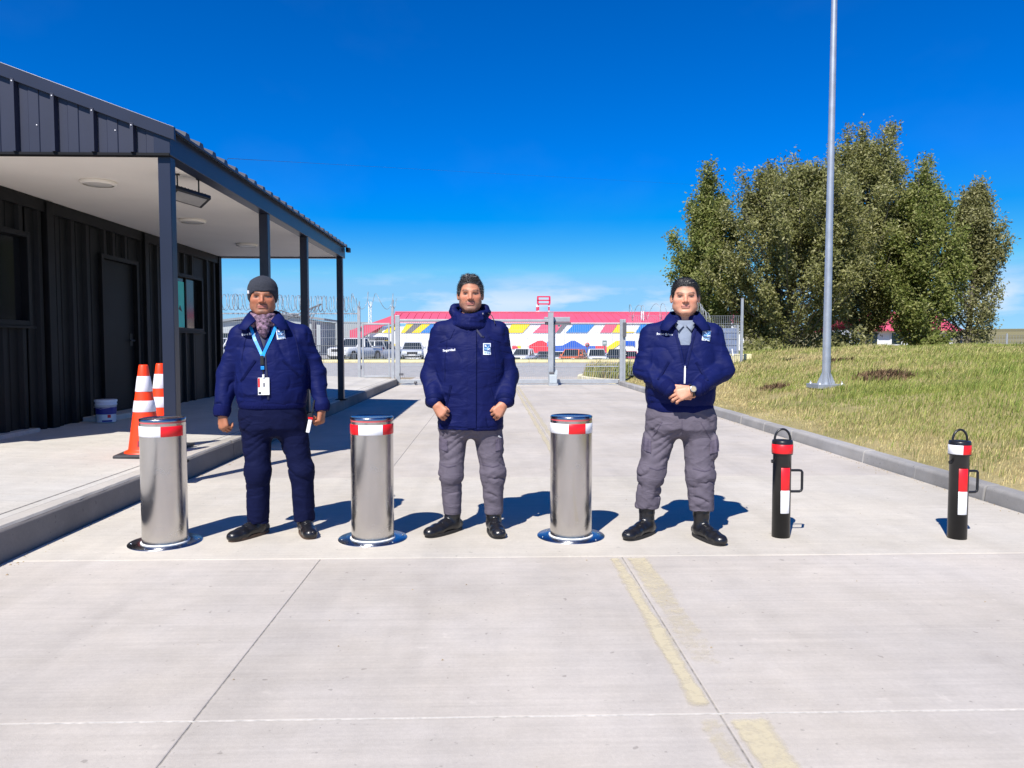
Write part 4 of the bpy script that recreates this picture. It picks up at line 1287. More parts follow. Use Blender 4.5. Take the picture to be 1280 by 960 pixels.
# red-roofed house glimpsed through the trees
hs_ = thing("red_roofed_house", "house with a red roof glimpsed between the trunks of the trees", "house", (at(1130, 430, 62).x, 62, .6))
k = -Vector(hs_.location)
a, b = at(1075, 412, 62), at(1192, 388, 62)
MB().lohi((a.x, 62, -.2), (b.x, 69, a.z)).build("wall", m_hallw, hs_, loc=k)
MB().prism([(a.x - .5, 61.4, a.z), (b.x + .5, 61.4, a.z), (b.x - .4, 64.8, b.z), (a.x + .6, 64.8, b.z)], (0, .0, -.12)).build("roof", m_hroof, hs_, loc=k)
MB().prism([(a.x - .5, 69.6, a.z), (b.x + .5, 69.6, a.z), (b.x - .4, 65.0, b.z), (a.x + .6, 65.0, b.z)], (0, .0, -.12)).build("roof", m_hroof, hs_, loc=k)
for px in (1090, 1120, 1160):
    q = at(px, 424, 62)
    f_ = MB().lohi((q.x - .5, 61.93, q.z - .5), (q.x + .5, 61.99, q.z + .6)).build("window", m_hallw, hs_, loc=k)
    MB().lohi((q.x - .4, 61.9, q.z - .4), (q.x + .4, 61.925, q.z + .5)).build("pane", m_cglass, f_)

# fence on the right towards the plain, with a concrete footpath edge
ff = thing("field_fence", "low mesh field fence with grey posts running right from the trees", "fence", (at(1232, 437, 42).x, 42, .72))
for i in range(9):
    p = MB().tube([(-4 + 2.6 * i, 0, -.2), (-4 + 2.6 * i, 0, 1.15)], .045, 8).build("post", m_galvw, ff)
mesh_panel(ff, -4, 16.8, .12, 1.05, .03, .16, .23, .004)
MB().lohi((-4, -.4, -.2), (17, -.12, .12)).build("concrete_edge", m_walk, ff)
# ================================================================== lawn bank
def lawn_mat():
    m, n, l, b = pbsdf("lawn_soil")
    g_ = n.new("ShaderNodeNewGeometry").outputs['Position']
    z = n.new("ShaderNodeTexNoise"); z.inputs['Scale'].default_value = .9; z.inputs['Detail'].default_value = 8; z.inputs['Roughness'].default_value = .65
    l.new(g_, z.inputs['Vector'])
    r_ = n.new("ShaderNodeValToRGB"); e = r_.color_ramp.elements
    e[0].position, e[0].color = .35, (.20, .18, .07, 1)
    e[1].position, e[1].color = .68, (.40, .33, .17, 1)
    l.new(z.outputs[0], r_.inputs[0]); l.new(r_.outputs[0], b.inputs['Base Color'])
    b.inputs['Roughness'].default_value = .95; b.inputs['Specular IOR Level'].default_value = .1
    z2 = n.new("ShaderNodeTexNoise"); z2.inputs['Scale'].default_value = 40
    l.new(g_, z2.inputs['Vector'])
    bp = n.new("ShaderNodeBump"); bp.inputs['Strength'].default_value = .8; bp.inputs['Distance'].default_value = .03
    l.new(z2.outputs[0], bp.inputs['Height']); l.new(bp.outputs[0], b.inputs['Normal'])
    return m
m_lawn = lawn_mat()
lw_x = np.concatenate([np.linspace(4.168, 10, 60), np.linspace(10.2, 40, 90)])
lw_y = np.concatenate([np.linspace(-7, 4, 20), np.linspace(4.2, 34, 150)])
def lz_(x, y):
    z = lawn_z(x, y) - .012
    edge = sstep(31.5, 34, y)
    return z * (1 - edge) + (terr_z(x, y) - .05) * edge
t = grid_mesh("lawn", lw_x, lw_y, lz_, [m_lawn]); tag(t, kind="structure")

m_grass = attr_mat("grass_blades", rough=.7, spec=.25, var=.05)
def blades(name, n_try, xr_, yr_, zf, hlo, hhi, wlo, whi, colf, keep, seed, label=None, lean=.35):
    r_ = np.random.default_rng(seed)
    # sample proportional to how large a spot shows (1/distance)
    u = r_.random(n_try)
    y = yr_[0] * (yr_[1] / yr_[0]) ** u
    x = xr_[0] + (xr_[1] - xr_[0]) * r_.random(n_try) ** 1.15
    ok = keep(x, y, r_)
    x, y = x[ok], y[ok]
    n = len(x)
    z = zf(x, y)
    d = np.hypot(x, y)
    h = (hlo + (hhi - hlo) * r_.random(n)) * (.55 + 1.0 * vnoise(np.stack([x * 1.6, y * 1.6, 0 * x], 1), seed))
    if name == 'grass': h = h * (.5 + .5 * sstep(.2, 2.0, x - 4.2))
    w = (wlo + (whi - wlo) * r_.random(n)) * np.clip(d / 9, 1, 3.2)
    a = r_.random(n) * 2 * math.pi
    ln = h * (lean * r_.normal(size=n))
    lx_, ly_ = ln * np.cos(a) + .30 * h, ln * np.sin(a)
    cx, sx_ = np.cos(a + 1.57) * w, np.sin(a + 1.57) * w
    V = np.empty((n, 5, 3), np.float32)
    V[:, 0] = np.stack([x - cx, y - sx_, z - .01], 1); V[:, 1] = np.stack([x + cx, y + sx_, z - .01], 1)
    mx_, my_, mz_ = x + lx_ * .4, y + ly_ * .4, z + h * .6
    V[:, 2] = np.stack([mx_ + cx * .7, my_ + sx_ * .7, mz_], 1); V[:, 3] = np.stack([mx_ - cx * .7, my_ - sx_ * .7, mz_], 1)
    V[:, 4] = np.stack([x + lx_, y + ly_, z + h * .97], 1)
    c = colf(x, y, r_)
    C = np.repeat(c[:, None, :], 5, 1)
    base = np.arange(n)[:, None] * 5
    q = (base + np.array([[0, 1, 2, 3]])); t3 = (base + np.array([[3, 2, 4]]))
    ff_ = np.concatenate([q.ravel(), t3.ravel()])
    ct = np.concatenate([np.full(n, 4), np.full(n, 3)])
    o = mesh_np(name, V.reshape(-1, 3), ff_, ct, [m_grass], smooth=False, color=C.reshape(-1, 3))
    return tag(o, kind="stuff")
straw, tan_, green, olive = np.array((.52, .44, .20)), np.array((.40, .31, .15)), np.array((.15, .205, .035)), np.array((.27, .285, .07))
def gcol(x, y, r_):
    p = np.stack([x * .33, y * .33, 0 * x], 1)
    g_ = vnoise(p, 21) * .6 + vnoise(p * 3, 22) * .4 + r_.normal(size=len(x)) * .16
    near = sstep(2.2, .4, x - 4.1)          # drier along the kerb
    g_ = g_ - .35 * near
    k = sstep(.21, .56, g_)[:, None]
    c = np.where(r_.random(len(x))[:, None] < .5, straw, tan_) * (1 - k) + np.where(r_.random(len(x))[:, None] < .45, green, olive) * k
    return c * (.62 + .55 * r_.random(len(x)) + .22 * (vnoise(p * 7, 24) - .5))[:, None]
weedspots = [(7.44, 14.12, .42), (5.85, 15.56, .26), (9.22, 19.74, .30)]
def gkeep(x, y, r_):
    ok = (x > 4.2) & (x < 5.5 + y * .86)
    bare = sstep(.55, .05, x - 4.2) * .8
    p = np.stack([x * .9, y * .9, 0 * x], 1)
    bare = np.maximum(bare, sstep(.36, .20, vnoise(p, 31) * .65 + vnoise(p * 3, 32) * .35) * .8)
    for wx, wy, wr in weedspots: bare = np.maximum(bare, .8 * (np.hypot(x - wx, (y - wy) * .6) < wr * .8))
    return ok & (r_.random(len(x)) > bare)
blades("grass", 520000, (4.2, 27), (4.6, 33.5), lambda x, y: lz_(x, y), .035, .105, .0020, .0040, gcol, gkeep, 41)
blades("grass", 90000, (4.3, 26), (4.8, 32), lambda x, y: lz_(x, y), .09, .19, .0022, .0042,
       lambda x, y, r_: gcol(x + 3.1, y, r_) * np.array((.82, .88, .8)), lambda x, y, r_: gkeep(x, y, r_) & (vnoise(np.stack([x * 2.1, y * 2.1, 0 * x], 1), 35) > .64), 43, lean=.5)
# reddish-brown weed patches
for i, (wx, wy, wr) in enumerate(weedspots):
    def wk(x, y, r_, wx=wx, wy=wy, wr=wr):
        return (np.hypot(x - wx, (y - wy) * .7) < wr * (.25 + 1.0 * r_.random(len(x)) ** 1.3))
    blades("dry_weeds", 5200, (wx - .8, wx + .8), (wy - .9, wy + .9), lambda x, y: lz_(x, y), .05, .14, .005, .010,
           lambda x, y, r_: np.array((.15, .095, .05)) * (.5 + .8 * r_.random(len(x)))[:, None], wk, 60 + i, lean=.7)
# verge grass outside the gate and along the car park
def vcol(x, y, r_):
    k = sstep(.35, .65, vnoise(np.stack([x * .6, y * .6, 0 * x], 1), 51) + r_.normal(size=len(x)) * .15)[:, None]
    return (np.array((.46, .37, .18)) * (1 - k) + np.array((.20, .22, .06)) * k) * (.75 + .5 * r_.random(len(x)))[:, None]
blades("verge_grass", 14000, (3.4, 8.5), (24.1, 30.0), lambda x, y: 0 * x + .12, .12, .5, .003, .006, vcol,
       lambda x, y, r_: (np.hypot((x - 5.9) / 2.55, (y - 27) / 3.1) < 1), 71)
blades("verge_grass", 26000, (-22, 20), (54.2, 60.5), lambda x, y: 0 * x - .05, .08, .24, .004, .008,
       lambda x, y, r_: (np.array((.10, .125, .04)) * (.6 + .9 * r_.random(len(x)))[:, None]), lambda x, y, r_: x > -99, 72)
blades("verge_grass", 9000, (-14, -5.5), (17, 23.5), lambda x, y: 0 * x - .02, .08, .3, .004, .008, vcol, lambda x, y, r_: x < -5.3, 73)
# grit and crumbs along the right kerb foot
gm_ = MB()
for i in range(420):
    y = 4.6 + 16 * random.random() ** 1.6; x = 3.99 - abs(random.gauss(0, .06)) - (.12 if random.random() < .1 else 0)
    s = random.uniform(.003, .009)
    gm_.add([(x - s, y - s, .001), (x + s, y - s * .6, .001), (x + s * .4, y + s, .001), (x, y, s * 1.1)], [(0, 1, 3), (1, 2, 3), (2, 0, 3)])
for i in range(240):
    y = 3.0 + 12 * random.random() ** 1.5; x = -2.82 + abs(random.gauss(0, .05))
    s = random.uniform(.003, .008)
    gm_.add([(x - s, y - s, .001), (x + s, y - s * .6, .001), (x + s * .4, y + s, .001), (x, y, s * 1.1)], [(0, 1, 3), (1, 2, 3), (2, 0, 3)])
for i in range(150):
    y = 1.8 + 9 * random.random(); x = random.uniform(-2.6, 3.8); s = random.uniform(.002, .006)
    gm_.add([(x - s, y - s, .001), (x + s, y - s * .6, .001), (x + s * .4, y + s, .001), (x, y, s * 1.1)], [(0, 1, 3), (1, 2, 3), (2, 0, 3)])
tag(gm_.build("gravel", m_soil), kind="stuff")

# ================================================================== trees
m_bark = M("grey_bark", (.13, .115, .095), .9, var=.35, scale=9, bump=.6, bscale=20, stretch=(1, 1, .25))
LM = [island_mat("leaves_olive", (.115, .125, .03), (.26, .265, .085), (.48, .46, .24)),
      island_mat("leaves_green", (.10, .135, .024), (.22, .255, .06), (.42, .42, .17)),
      island_mat("leaves_dull", (.115, .12, .038), (.26, .26, .095), (.48, .46, .25))]
def leaves(P, size, r_, D=None):
    n = len(P)
    nn = r_.normal(size=(n, 3)) + np.array((-.35, -.55, .75)) * .9          # blades tilt to the light
    nn /= np.linalg.norm(nn, axis=1)[:, None]
    a = np.cross(nn, r_.normal(size=(n, 3))); a /= np.linalg.norm(a, axis=1)[:, None]
    b_ = np.cross(nn, a)
    s = size * (.65 + .7 * r_.random(n))[:, None]
    V = np.empty((n, 4, 3), np.float32)
    V[:, 0] = P - a * s; V[:, 1] = P + b_ * s * .42; V[:, 2] = P + a * s; V[:, 3] = P - b_ * s * .42
    return V.reshape(-1, 3)
def tree(loc, H_, hw, nleaf, mat, seed, label, prof, nbr, leaf=.13, trunk_h=.1, spread=.5, shoots=0, low=.02, lean=0.):
    r_ = np.random.default_rng(seed)
    t = thing("poplar_tree", label, "tree", loc, 0, "trees behind the grass bank")
    nleaf = int(nleaf * 2.1); leaf *= .64
    tr = MB()
    zz = np.linspace(0, H_ * .93, 12)
    path = [(lean * (z / H_) ** 1.5 * H_ + .10 * math.sin(z * .9 + seed), .10 * math.cos(z * .7 + seed), z - (.3 if i == 0 else 0)) for i, z in enumerate(zz)]
    tr.tube(path, [max(.012, .020 * H_ * (1 - z / H_ * .97)) for z in zz], 10)
    pts, wts, dirs = [], [], []
    for i in range(nbr):
        f = low + (1 - low) * ((i + r_.random()) / nbr)
        z0 = f * H_ * .86
        rad = np.interp(f, prof[0], prof[1]) * hw
        a = i * 2.399 + r_.normal() * .4
        rad *= .62 + .52 * r_.random()
        rise = H_ * (.10 + .08 * r_.random()) * (1.0 - .45 * f) + rad * .5
        k = np.interp(z0, zz, [p[0] for p in path]); k2 = np.interp(z0, zz, [p[1] for p in path])
        p0 = np.array((k, k2, z0)); p3 = p0 + np.array((math.cos(a) * rad, math.sin(a) * rad, rise))
        p1 = p0 + np.array((math.cos(a) * rad * .6, math.sin(a) * rad * .6, rise * .25))
        u = np.linspace(0, 1, 6)[:, None]
        cur = (1 - u) ** 2 * p0 + 2 * u * (1 - u) * p1 + u * u * p3
        tr.tube([tuple(c) for c in cur], list(np.linspace(.0065 * H_ * (1 - f * .7), .008, 6)), 5, cap=False)
        m = 26
        u = (r_.random((m, 1))) ** .7
        u = .12 + .92 * u
        P = (1 - u) ** 2 * p0 + 2 * u * (1 - u) * p1 + u * u * p3
        pts.append(P + r_.normal(size=P.shape) * .10 * spread)
    C = np.concatenate(pts)
    if shoots:
        Q = []
        for i in range(shoots):
            a = r_.random() * 6.28; rr = hw * .75 * math.sqrt(r_.random()); f = r_.uniform(.62, .95)
            if rr > hw * np.interp(f, prof[0], prof[1]): rr = hw * np.interp(f, prof[0], prof[1]) * .8
            z0 = f * H_; L = H_ * r_.uniform(.07, .15)
            base = np.array((math.cos(a) * rr + lean * f * H_, math.sin(a) * rr, z0))
            tr.tube([tuple(base - (0, 0, .6)), tuple(base + np.array((0, 0, L)))], [.02, .006], 4, cap=False)
            u = np.linspace(-.2, 1, 22)[:, None]
            Q.append(base + u * np.array((.05, 0, L)) + r_.normal(size=(22, 3)) * .08 * (1.15 - u))
        C = np.concatenate([C] + Q)
    tr.build("trunk", m_bark, t)
    # clumps: leaves sit thickly round part of the points, thinly round others
    w = .15 + r_.random(len(C)) ** 2
    w *= .35 + 1.3 * (vnoise(C * np.array((.9, .9, .6)), seed) > .42)
    idx = r_.choice(len(C), nleaf, p=w / w.sum())
    P = C[idx] + r_.normal(size=(nleaf, 3)) * np.array((.17, .17, .21)) * spread * 2
    P = P[P[:, 2] > .05]
    V = leaves(P, leaf, r_, np.array((.45, .1, .45)))
    F = np.arange(len(V))
    o = mesh_np("crown", V, F, np.full(len(P), 4), [mat], smooth=False, parent=t)
    return t
def tz(px, Y):
    x = at(px, 430, Y).x
    return (x, Y, float(terr_z(np.array([x]), np.array([float(Y)]))[0]) - .02)
def top(py, px, Y): return at(px, py, Y).z - tz(px, Y)[2]
column = ([0, .12, .45, .75, 1], [.55, .95, 1.0, .62, .12])
round_ = ([0, .1, .35, .6, .82, 1], [.75, .98, 1.0, .92, .62, .18])
tree(tz(886, 37), top(196, 886, 37), 1.85, 23000, LM[1], 3, "green columnar poplar at the left end of the tree group with a leaning spire", ([0, .15, .3, .5, .62, .8, 1], [.45, .62, .92, 1.0, .62, .34, .1]), 60, .12, lean=-.012, low=.03)
tree(tz(985, 35), top(212, 985, 35), 3.75, 50000, LM[0], 5, "broad bushy olive tree with foliage down to the grass, left of the lamp post top", round_, 150, .12, shoots=16, low=.0)
tree(tz(1078, 38), top(176, 1085, 38), 3.3, 46000, LM[0], 8, "tallest tree of the group, broad with upright shoots, right behind the lamp post", ([0, .12, .18, .4, .65, .85, 1], [.35, .5, .9, 1.0, .9, .6, .2]), 130, .12, shoots=22, low=.10, lean=.010)
tree(tz(1152, 35.5), top(212, 1156, 35.5), 1.75, 26000, LM[1], 12, "dense green poplar between the tallest tree and the thin one at the right", ([0, .1, .4, .7, .88, 1], [.85, 1.0, .95, .72, .42, .12]), 90, .12, shoots=6, low=.0)
tree(tz(1213, 36.5), top(228, 1205, 36.5), 1.35, 19000, LM[2], 17, "thin dull poplar with gaps in its crown at the right end of the group", ([0, .08, .2, .5, .75, .9, 1], [.95, 1.0, .85, .95, .75, .45, .1]), 66, .115, shoots=9, low=.0)
# low shrubs under the trees
def shrub(px, Y, w, h, n, seed, label, mat):
    r_ = np.random.default_rng(seed)
    t = thing("shrub", label, "shrub", tz(px, Y), group="shrubs at the foot of the trees")
    C = r_.normal(size=(60, 3)) * np.array((w * .45, w * .35, h * .28)) + np.array((0, 0, h * .45))
    st_ = MB()
    for c in C[:18]: st_.tube([(c[0] * .2, c[1] * .2, -.1), tuple(c)], [.02, .006], 4, cap=False)
    st_.build("stem", m_bark, t)
    P = C[r_.integers(0, 60, n)] + r_.normal(size=(n, 3)) * .14
    P = P[P[:, 2] > .0]
    V = leaves(P, .10, r_)
    mesh_np("foliage", V, np.arange(len(V)), np.full(len(P), 4), [mat], smooth=False, parent=t)
shrub(960, 33.5, 1.1, .9, 2600, 31, "low olive shrub at the foot of the broad bushy tree", LM[0])
shrub(1045, 34.0, 1.3, 1.1, 3000, 32, "low shrub under the tallest tree beside the lamp post", LM[2])
shrub(1172, 34.5, .7, 1.0, 1500, 33, "small green shrub between the two poplars at the right", LM[1])
# ================================================================== people: distance-field bodies and clothes
def sminus(d1, d2, k):                       # carve d2 out of d1
    h = np.clip(.5 - .5 * (d1 + d2) / k, 0, 1)
    return d1 * (1 - h) - d2 * h + k * h * (1 - h)
def smin(a, b, k):
    h = np.clip(.5 + .5 * (b - a) / k, 0, 1)
    return b * (1 - h) + a * h - k * h * (1 - h)

class SDF:
    def __init__(s, lo, hi, h):
        s.lo = np.array(lo, float); s.h = h
        s.n = np.ceil((np.array(hi, float) - s.lo) / h).astype(int) + 1
        s.g = np.full(s.n, .2, np.float32)
    def _ap(s, fn, lo, hi, k, op):
        m = k + 3 * s.h
        i0 = np.maximum(0, np.floor((np.array(lo) - m - s.lo) / s.h).astype(int))
        i1 = np.minimum(s.n, np.ceil((np.array(hi) + m - s.lo) / s.h).astype(int) + 1)
        if (i1 <= i0).any(): return s
        ax = [(s.lo[a] + s.h * np.arange(i0[a], i1[a])).astype(np.float32) for a in range(3)]
        X, Y, Z = ax[0][:, None, None], ax[1][None, :, None], ax[2][None, None, :]
        sl_ = tuple(slice(a, b) for a, b in zip(i0, i1))
        d = fn(X, Y, Z).astype(np.float32)
        if op == 'u': s.g[sl_] = smin(s.g[sl_], d, max(k, 1e-5))
        elif op == 's': s.g[sl_] = sminus(s.g[sl_], d, max(k, 1e-5))
        elif op == 'i': s.g[sl_] = np.maximum(s.g[sl_], d)
        return s
    def cap(s, a, b, ra, rb=None, k=.01, sq=(1, 1, 1), op='u'):
        rb = ra if rb is None else rb
        a, b, q = np.array(a, float), np.array(b, float), np.array(sq, float)
        A, B = a / q, b / q; D = B - A; L2 = max(float(D @ D), 1e-9); mq = float(q.min())
        def fn(X, Y, Z):
            x, y, z = X / q[0] - A[0], Y / q[1] - A[1], Z / q[2] - A[2]
            t = np.clip((x * D[0] + y * D[1] + z * D[2]) / L2, 0, 1)
            return (np.sqrt((x - t * D[0]) ** 2 + (y - t * D[1]) ** 2 + (z - t * D[2]) ** 2) - (ra + (rb - ra) * t)) * mq
        R_ = max(ra, rb) * q
        return s._ap(fn, np.minimum(a, b) - R_, np.maximum(a, b) + R_, k, op)
    def chain(s, pts, rad, k=.01, sq=(1, 1, 1)):
        for i in range(len(pts) - 1): s.cap(pts[i], pts[i + 1], rad[i], rad[i + 1], k if i else k, sq)
        return s
    def ell(s, c, r, k=.01, op='u', rot=None):
        c, r = np.array(c, float), np.array(r, float)
        Rm = np.array(rot) if rot is not None else None
        def fn(X, Y, Z):
            x, y, z = X - c[0], Y - c[1], Z - c[2]
            if Rm is not None:
                x, y, z = (Rm[0][0] * x + Rm[1][0] * y + Rm[2][0] * z, Rm[0][1] * x + Rm[1][1] * y + Rm[2][1] * z, Rm[0][2] * x + Rm[1][2] * y + Rm[2][2] * z)
            k0 = np.sqrt((x / r[0]) ** 2 + (y / r[1]) ** 2 + (z / r[2]) ** 2)
            k1 = np.sqrt((x / r[0] ** 2) ** 2 + (y / r[1] ** 2) ** 2 + (z / r[2] ** 2) ** 2) + 1e-6
            return k0 * (k0 - 1) / k1
        m = r.max() if rot is not None else r
        return s._ap(fn, c - m, c + m, k, op)
    def loft(s, sec, k=.01, n=2.5, op='u', rnd=.01):
        """sec: rows (z, cx, cy, rx, ry) from bottom to top"""
        S = np.array(sec, float)
        zz = np.linspace(S[0, 0], S[-1, 0], 120)
        T = [np.interp(zz, S[:, 0], S[:, i]) for i in range(1, 5)]
        for _ in range(6): T = [np.concatenate([t[:1], (t[:-2] + 2 * t[1:-1] + t[2:]) / 4, t[-1:]]) for t in T]
        def fn(X, Y, Z):
            z = Z.ravel()
            cx, cy, rx, ry = [np.interp(z, zz, t)[None, None, :] for t in T]
            f = (np.abs((X - cx) / rx) ** n + np.abs((Y - cy) / ry) ** n) ** (1. / n)
            d = (f - 1) * np.minimum(rx, ry)
            e = np.maximum(S[0, 0] - Z, Z - S[-1, 0])
            a, b = np.maximum(d + rnd, 0), np.maximum(e + rnd, 0)
            return np.minimum(np.maximum(d + rnd, e + rnd), 0) + np.sqrt(a * a + b * b) - rnd
        lo = (min(S[:, 1] - S[:, 3]), min(S[:, 2] - S[:, 4]), S[0, 0]); hi = (max(S[:, 1] + S[:, 3]), max(S[:, 2] + S[:, 4]), S[-1, 0])
        return s._ap(fn, lo, hi, k, op)
    def fun(s, fn, lo, hi, k=.005, op='u'): return s._ap(fn, lo, hi, k, op)
    def mesh(s):
        """naive surface nets"""
        g_ = s.g; ins = g_ < 0
        c = ins[:-1, :-1, :-1].astype(np.int8)
        tot = np.zeros_like(c)
        for dx in (0, 1):
            for dy in (0, 1):
                for dz in (0, 1):
                    tot += ins[dx:ins.shape[0] - 1 + dx, dy:ins.shape[1] - 1 + dy, dz:ins.shape[2] - 1 + dz]
        I = np.argwhere((tot > 0) & (tot < 8))
        idx = -np.ones(tot.shape, np.int32); idx[I[:, 0], I[:, 1], I[:, 2]] = np.arange(len(I))
        corner = [(a, b, c_) for a in (0, 1) for b in (0, 1) for c_ in (0, 1)]
        val = {k_: g_[I[:, 0] + k_[0], I[:, 1] + k_[1], I[:, 2] + k_[2]] for k_ in corner}
        acc = np.zeros((len(I), 3)); cnt = np.zeros(len(I))
        for a in corner:
            for ax in range(3):
                if a[ax]: continue
                b = list(a); b[ax] = 1; b = tuple(b)
                va, vb = val[a], val[b]
                m = (va < 0) != (vb < 0)
                t = np.where(m, va / np.where(m, va - vb, 1), 0)
                p = np.array(a, float)[None, :] + np.zeros((len(I), 3)); p[:, ax] += t
                acc[m] += p[m]; cnt[m] += 1
        V = s.lo + s.h * (I + acc / cnt[:, None])
        Q = []
        for ax in range(3):
            o1, o2 = [(1, 2), (2, 0), (0, 1)][ax]
            sa = [slice(1, -1)] * 3; sb = [slice(1, -1)] * 3
            sa[ax] = slice(0, -1); sb[ax] = slice(1, None)
            A, B = ins[tuple(sa)], ins[tuple(sb)]
            for flip, mk in ((False, A & ~B), (True, ~A & B)):
                E = np.argwhere(mk)
                if not len(E): continue
                base = E.copy(); base[:, o1] += 1; base[:, o2] += 1
                def cell(d1, d2):
                    q = base.copy(); q[:, o1] -= d1; q[:, o2] -= d2
                    return idx[q[:, 0], q[:, 1], q[:, 2]]
                q = np.stack([cell(1, 1), cell(0, 1), cell(0, 0), cell(1, 0)], 1)
                Q.append(q[:, ::-1] if flip else q)
        return V, np.concatenate(Q)

def vnormals(V, F):
    a, b, c, d = V[F[:, 0]], V[F[:, 1]], V[F[:, 2]], V[F[:, 3]]
    fn = np.cross(c - a, d - b)
    N = np.zeros_like(V)
    for i in range(4):
        for ax in range(3): N[:, ax] += np.bincount(F[:, i], fn[:, ax], len(V))
    return N / (np.linalg.norm(N, axis=1)[:, None] + 1e-12)
def relax(V, F, it=2, w=.5):
    for _ in range(it):
        S = np.zeros_like(V); C = np.zeros(len(V))
        for i in range(4):
            for j in (1, 3):
                q = F[:, (i + j) % 4]
                for ax in range(3): S[:, ax] += np.bincount(F[:, i], V[q, ax], len(V))
                C += np.bincount(F[:, i], minlength=len(V))
        V = V * (1 - w) + w * S / C[:, None]
    return V
def ridged(P, s):
    return 1 - np.abs(2 * vnoise(P, s) - 1)
def folds(V, N, amp, freq, seed, warp=.5, power=2.2):
    """cloth creases: warped ridged noise; amp may be an array"""
    W_ = np.stack([vnoise(V * 7, seed + 1), vnoise(V * 7, seed + 2), vnoise(V * 7, seed + 3)], 1) - .5
    P = V * np.array(freq) + W_ * warp * 3
    r1 = ridged(P, seed) ** power
    r2 = ridged(P * 2.1 + 7, seed + 4) ** power
    return V + N * ((r1 - .35) * amp + (r2 - .35) * amp * .4)[:, None]
def creases(V, N, depth, freq, seed, warp=.6, power=7.):
    """narrow sharp valleys, as in folded cloth"""
    W_ = np.stack([vnoise(V * 6, seed + 1), vnoise(V * 6, seed + 2), vnoise(V * 6, seed + 3)], 1) - .5
    P = V * np.array(freq) + W_ * warp * 3
    gate = sstep(.38, .62, vnoise(V * 8 + 3, seed + 9))
    return V - N * (ridged(P, seed) ** power * depth * gate)[:, None]
def strands(parent, c, V, N, n, L, cols, seed, zmin, lay=(0, .6, .35), w=.0011, lift=.35):
    """short hair lying over the scalp"""
    r_ = np.random.default_rng(seed)
    c = np.array(c)
    ok = np.where((V[:, 2] > c[2] + zmin) & (N @ np.array((0, 0, 1.)) > -.35))[0]
    i = r_.choice(ok, n)
    P = V[i] + N[i] * .0005 - 0
    D = np.array(lay) + np.stack([np.sign(V[i, 0] - c[0]) * .25, 0 * P[:, 0], 0 * P[:, 0]], 1) + r_.normal(size=(n, 3)) * .28
    D = D - N[i] * (D * N[i]).sum(1)[:, None]
    D /= np.linalg.norm(D, axis=1)[:, None] + 1e-6
    D = D + N[i] * lift * (.5 + r_.random(n))[:, None]
    S_ = np.cross(D, N[i]); S_ /= np.linalg.norm(S_, axis=1)[:, None] + 1e-6
    l = (L * (.6 + .7 * r_.random(n)))[:, None]
    A = np.empty((n, 3, 3), np.float32)
    A[:, 0] = P - S_ * w; A[:, 1] = P + S_ * w; A[:, 2] = P + D * l
    k = r_.random(n)
    C = np.where((k < cols[2])[:, None], np.array(cols[1]), np.array(cols[0])) * (.7 + .6 * r_.random(n))[:, None]
    o = mesh_np("hair_strands", A.reshape(-1, 3), np.arange(3 * n), np.full(n, 3), [m_strand], smooth=False, parent=parent, color=np.repeat(C, 3, 0))
    return tag(o, kind="stuff")
def to_obj(name, sdf, mat, parent=None, fold=None, rel=1, color=None):
    V, F = sdf.mesh()
    if rel: V = relax(V, F, rel)
    if fold is not None:
        V = fold(V, vnormals(V, F))
    col = color(V) if color is not None else None
    return mesh_np(name, V, F, np.full(len(F), 4), [mat] if not isinstance(mat, list) else mat, smooth=True, parent=parent, color=col), V, F

m_skin = attr_mat("skin", rough=.5, spec=.4, sss=.05, bump=.08, bscale=260, var=.05, vscale=60)
def cloth(name, c, rough=.75, bump=.10, bs=300, var=.08, sheen=.0):
    m = M(name, c, rough, var=var, scale=14, bump=bump, bscale=bs, spec=.10)
    n, l = m.node_tree.nodes, m.node_tree.links
    b = n["Principled BSDF"]
    b.inputs['Sheen Weight'].default_value = sheen
    t = n.new("ShaderNodeTexCoord"); q = n.new("ShaderNodeMapping"); q.inputs['Scale'].default_value = (1, 1, 2.1); q.inputs['Rotation'].default_value = (.2, .35, 0)
    z = n.new("ShaderNodeTexNoise"); z.inputs['Scale'].default_value = 6.5; z.inputs['Detail'].default_value = 2; z.inputs['Distortion'].default_value = 1.2
    l.new(t.outputs['Object'], q.inputs[0]); l.new(q.outputs[0], z.inputs['Vector'])
    bp = n.new("ShaderNodeBump"); bp.inputs['Strength'].default_value = .30; bp.inputs['Distance'].default_value = .03
    l.new(z.outputs[0], bp.inputs['Height'])
    old = b.inputs['Normal'].links[0].from_node if b.inputs['Normal'].links else None
    if old: l.new(bp.outputs[0], old.inputs['Normal'])
    else: l.new(bp.outputs[0], b.inputs['Normal'])
    return m
m_navy = cloth("navy_jacket_cloth", (.0052, .0092, .068), .62)
m_navy2 = cloth("navy_parka_cloth", (.0056, .0090, .065), .60)
m_rib = M("navy_rib_knit", (.0045, .0075, .060), .85, spec=.1, var=.1, bump=.4, bscale=160, stretch=(1, 1, .05))
m_navtr = cloth("dark_navy_trousers", (.0045, .0068, .034), .8)
m_grtr = cloth("grey_violet_cargo_cloth", (.118, .103, .130), .82)
m_shoe = M("black_shoe_leather", (.010, .010, .012), .28, var=.2, scale=20, bump=.1, bscale=150)
m_sole = M("black_sole_rubber", (.014, .013, .013), .7)
m_solebr = M("dark_brown_welt", (.07, .04, .025), .6)
m_hairk = M("black_hair", (.010, .009, .009), .55, var=.5, scale=60, bump=.4, bscale=140, stretch=(1, .3, 1))
m_hairg = M("greying_hair", (.055, .052, .052), .55, var=.75, scale=45, bump=.5, bscale=120, stretch=(1, .25, 1))
m_strand = attr_mat("hair_strand", rough=.4, spec=.5)
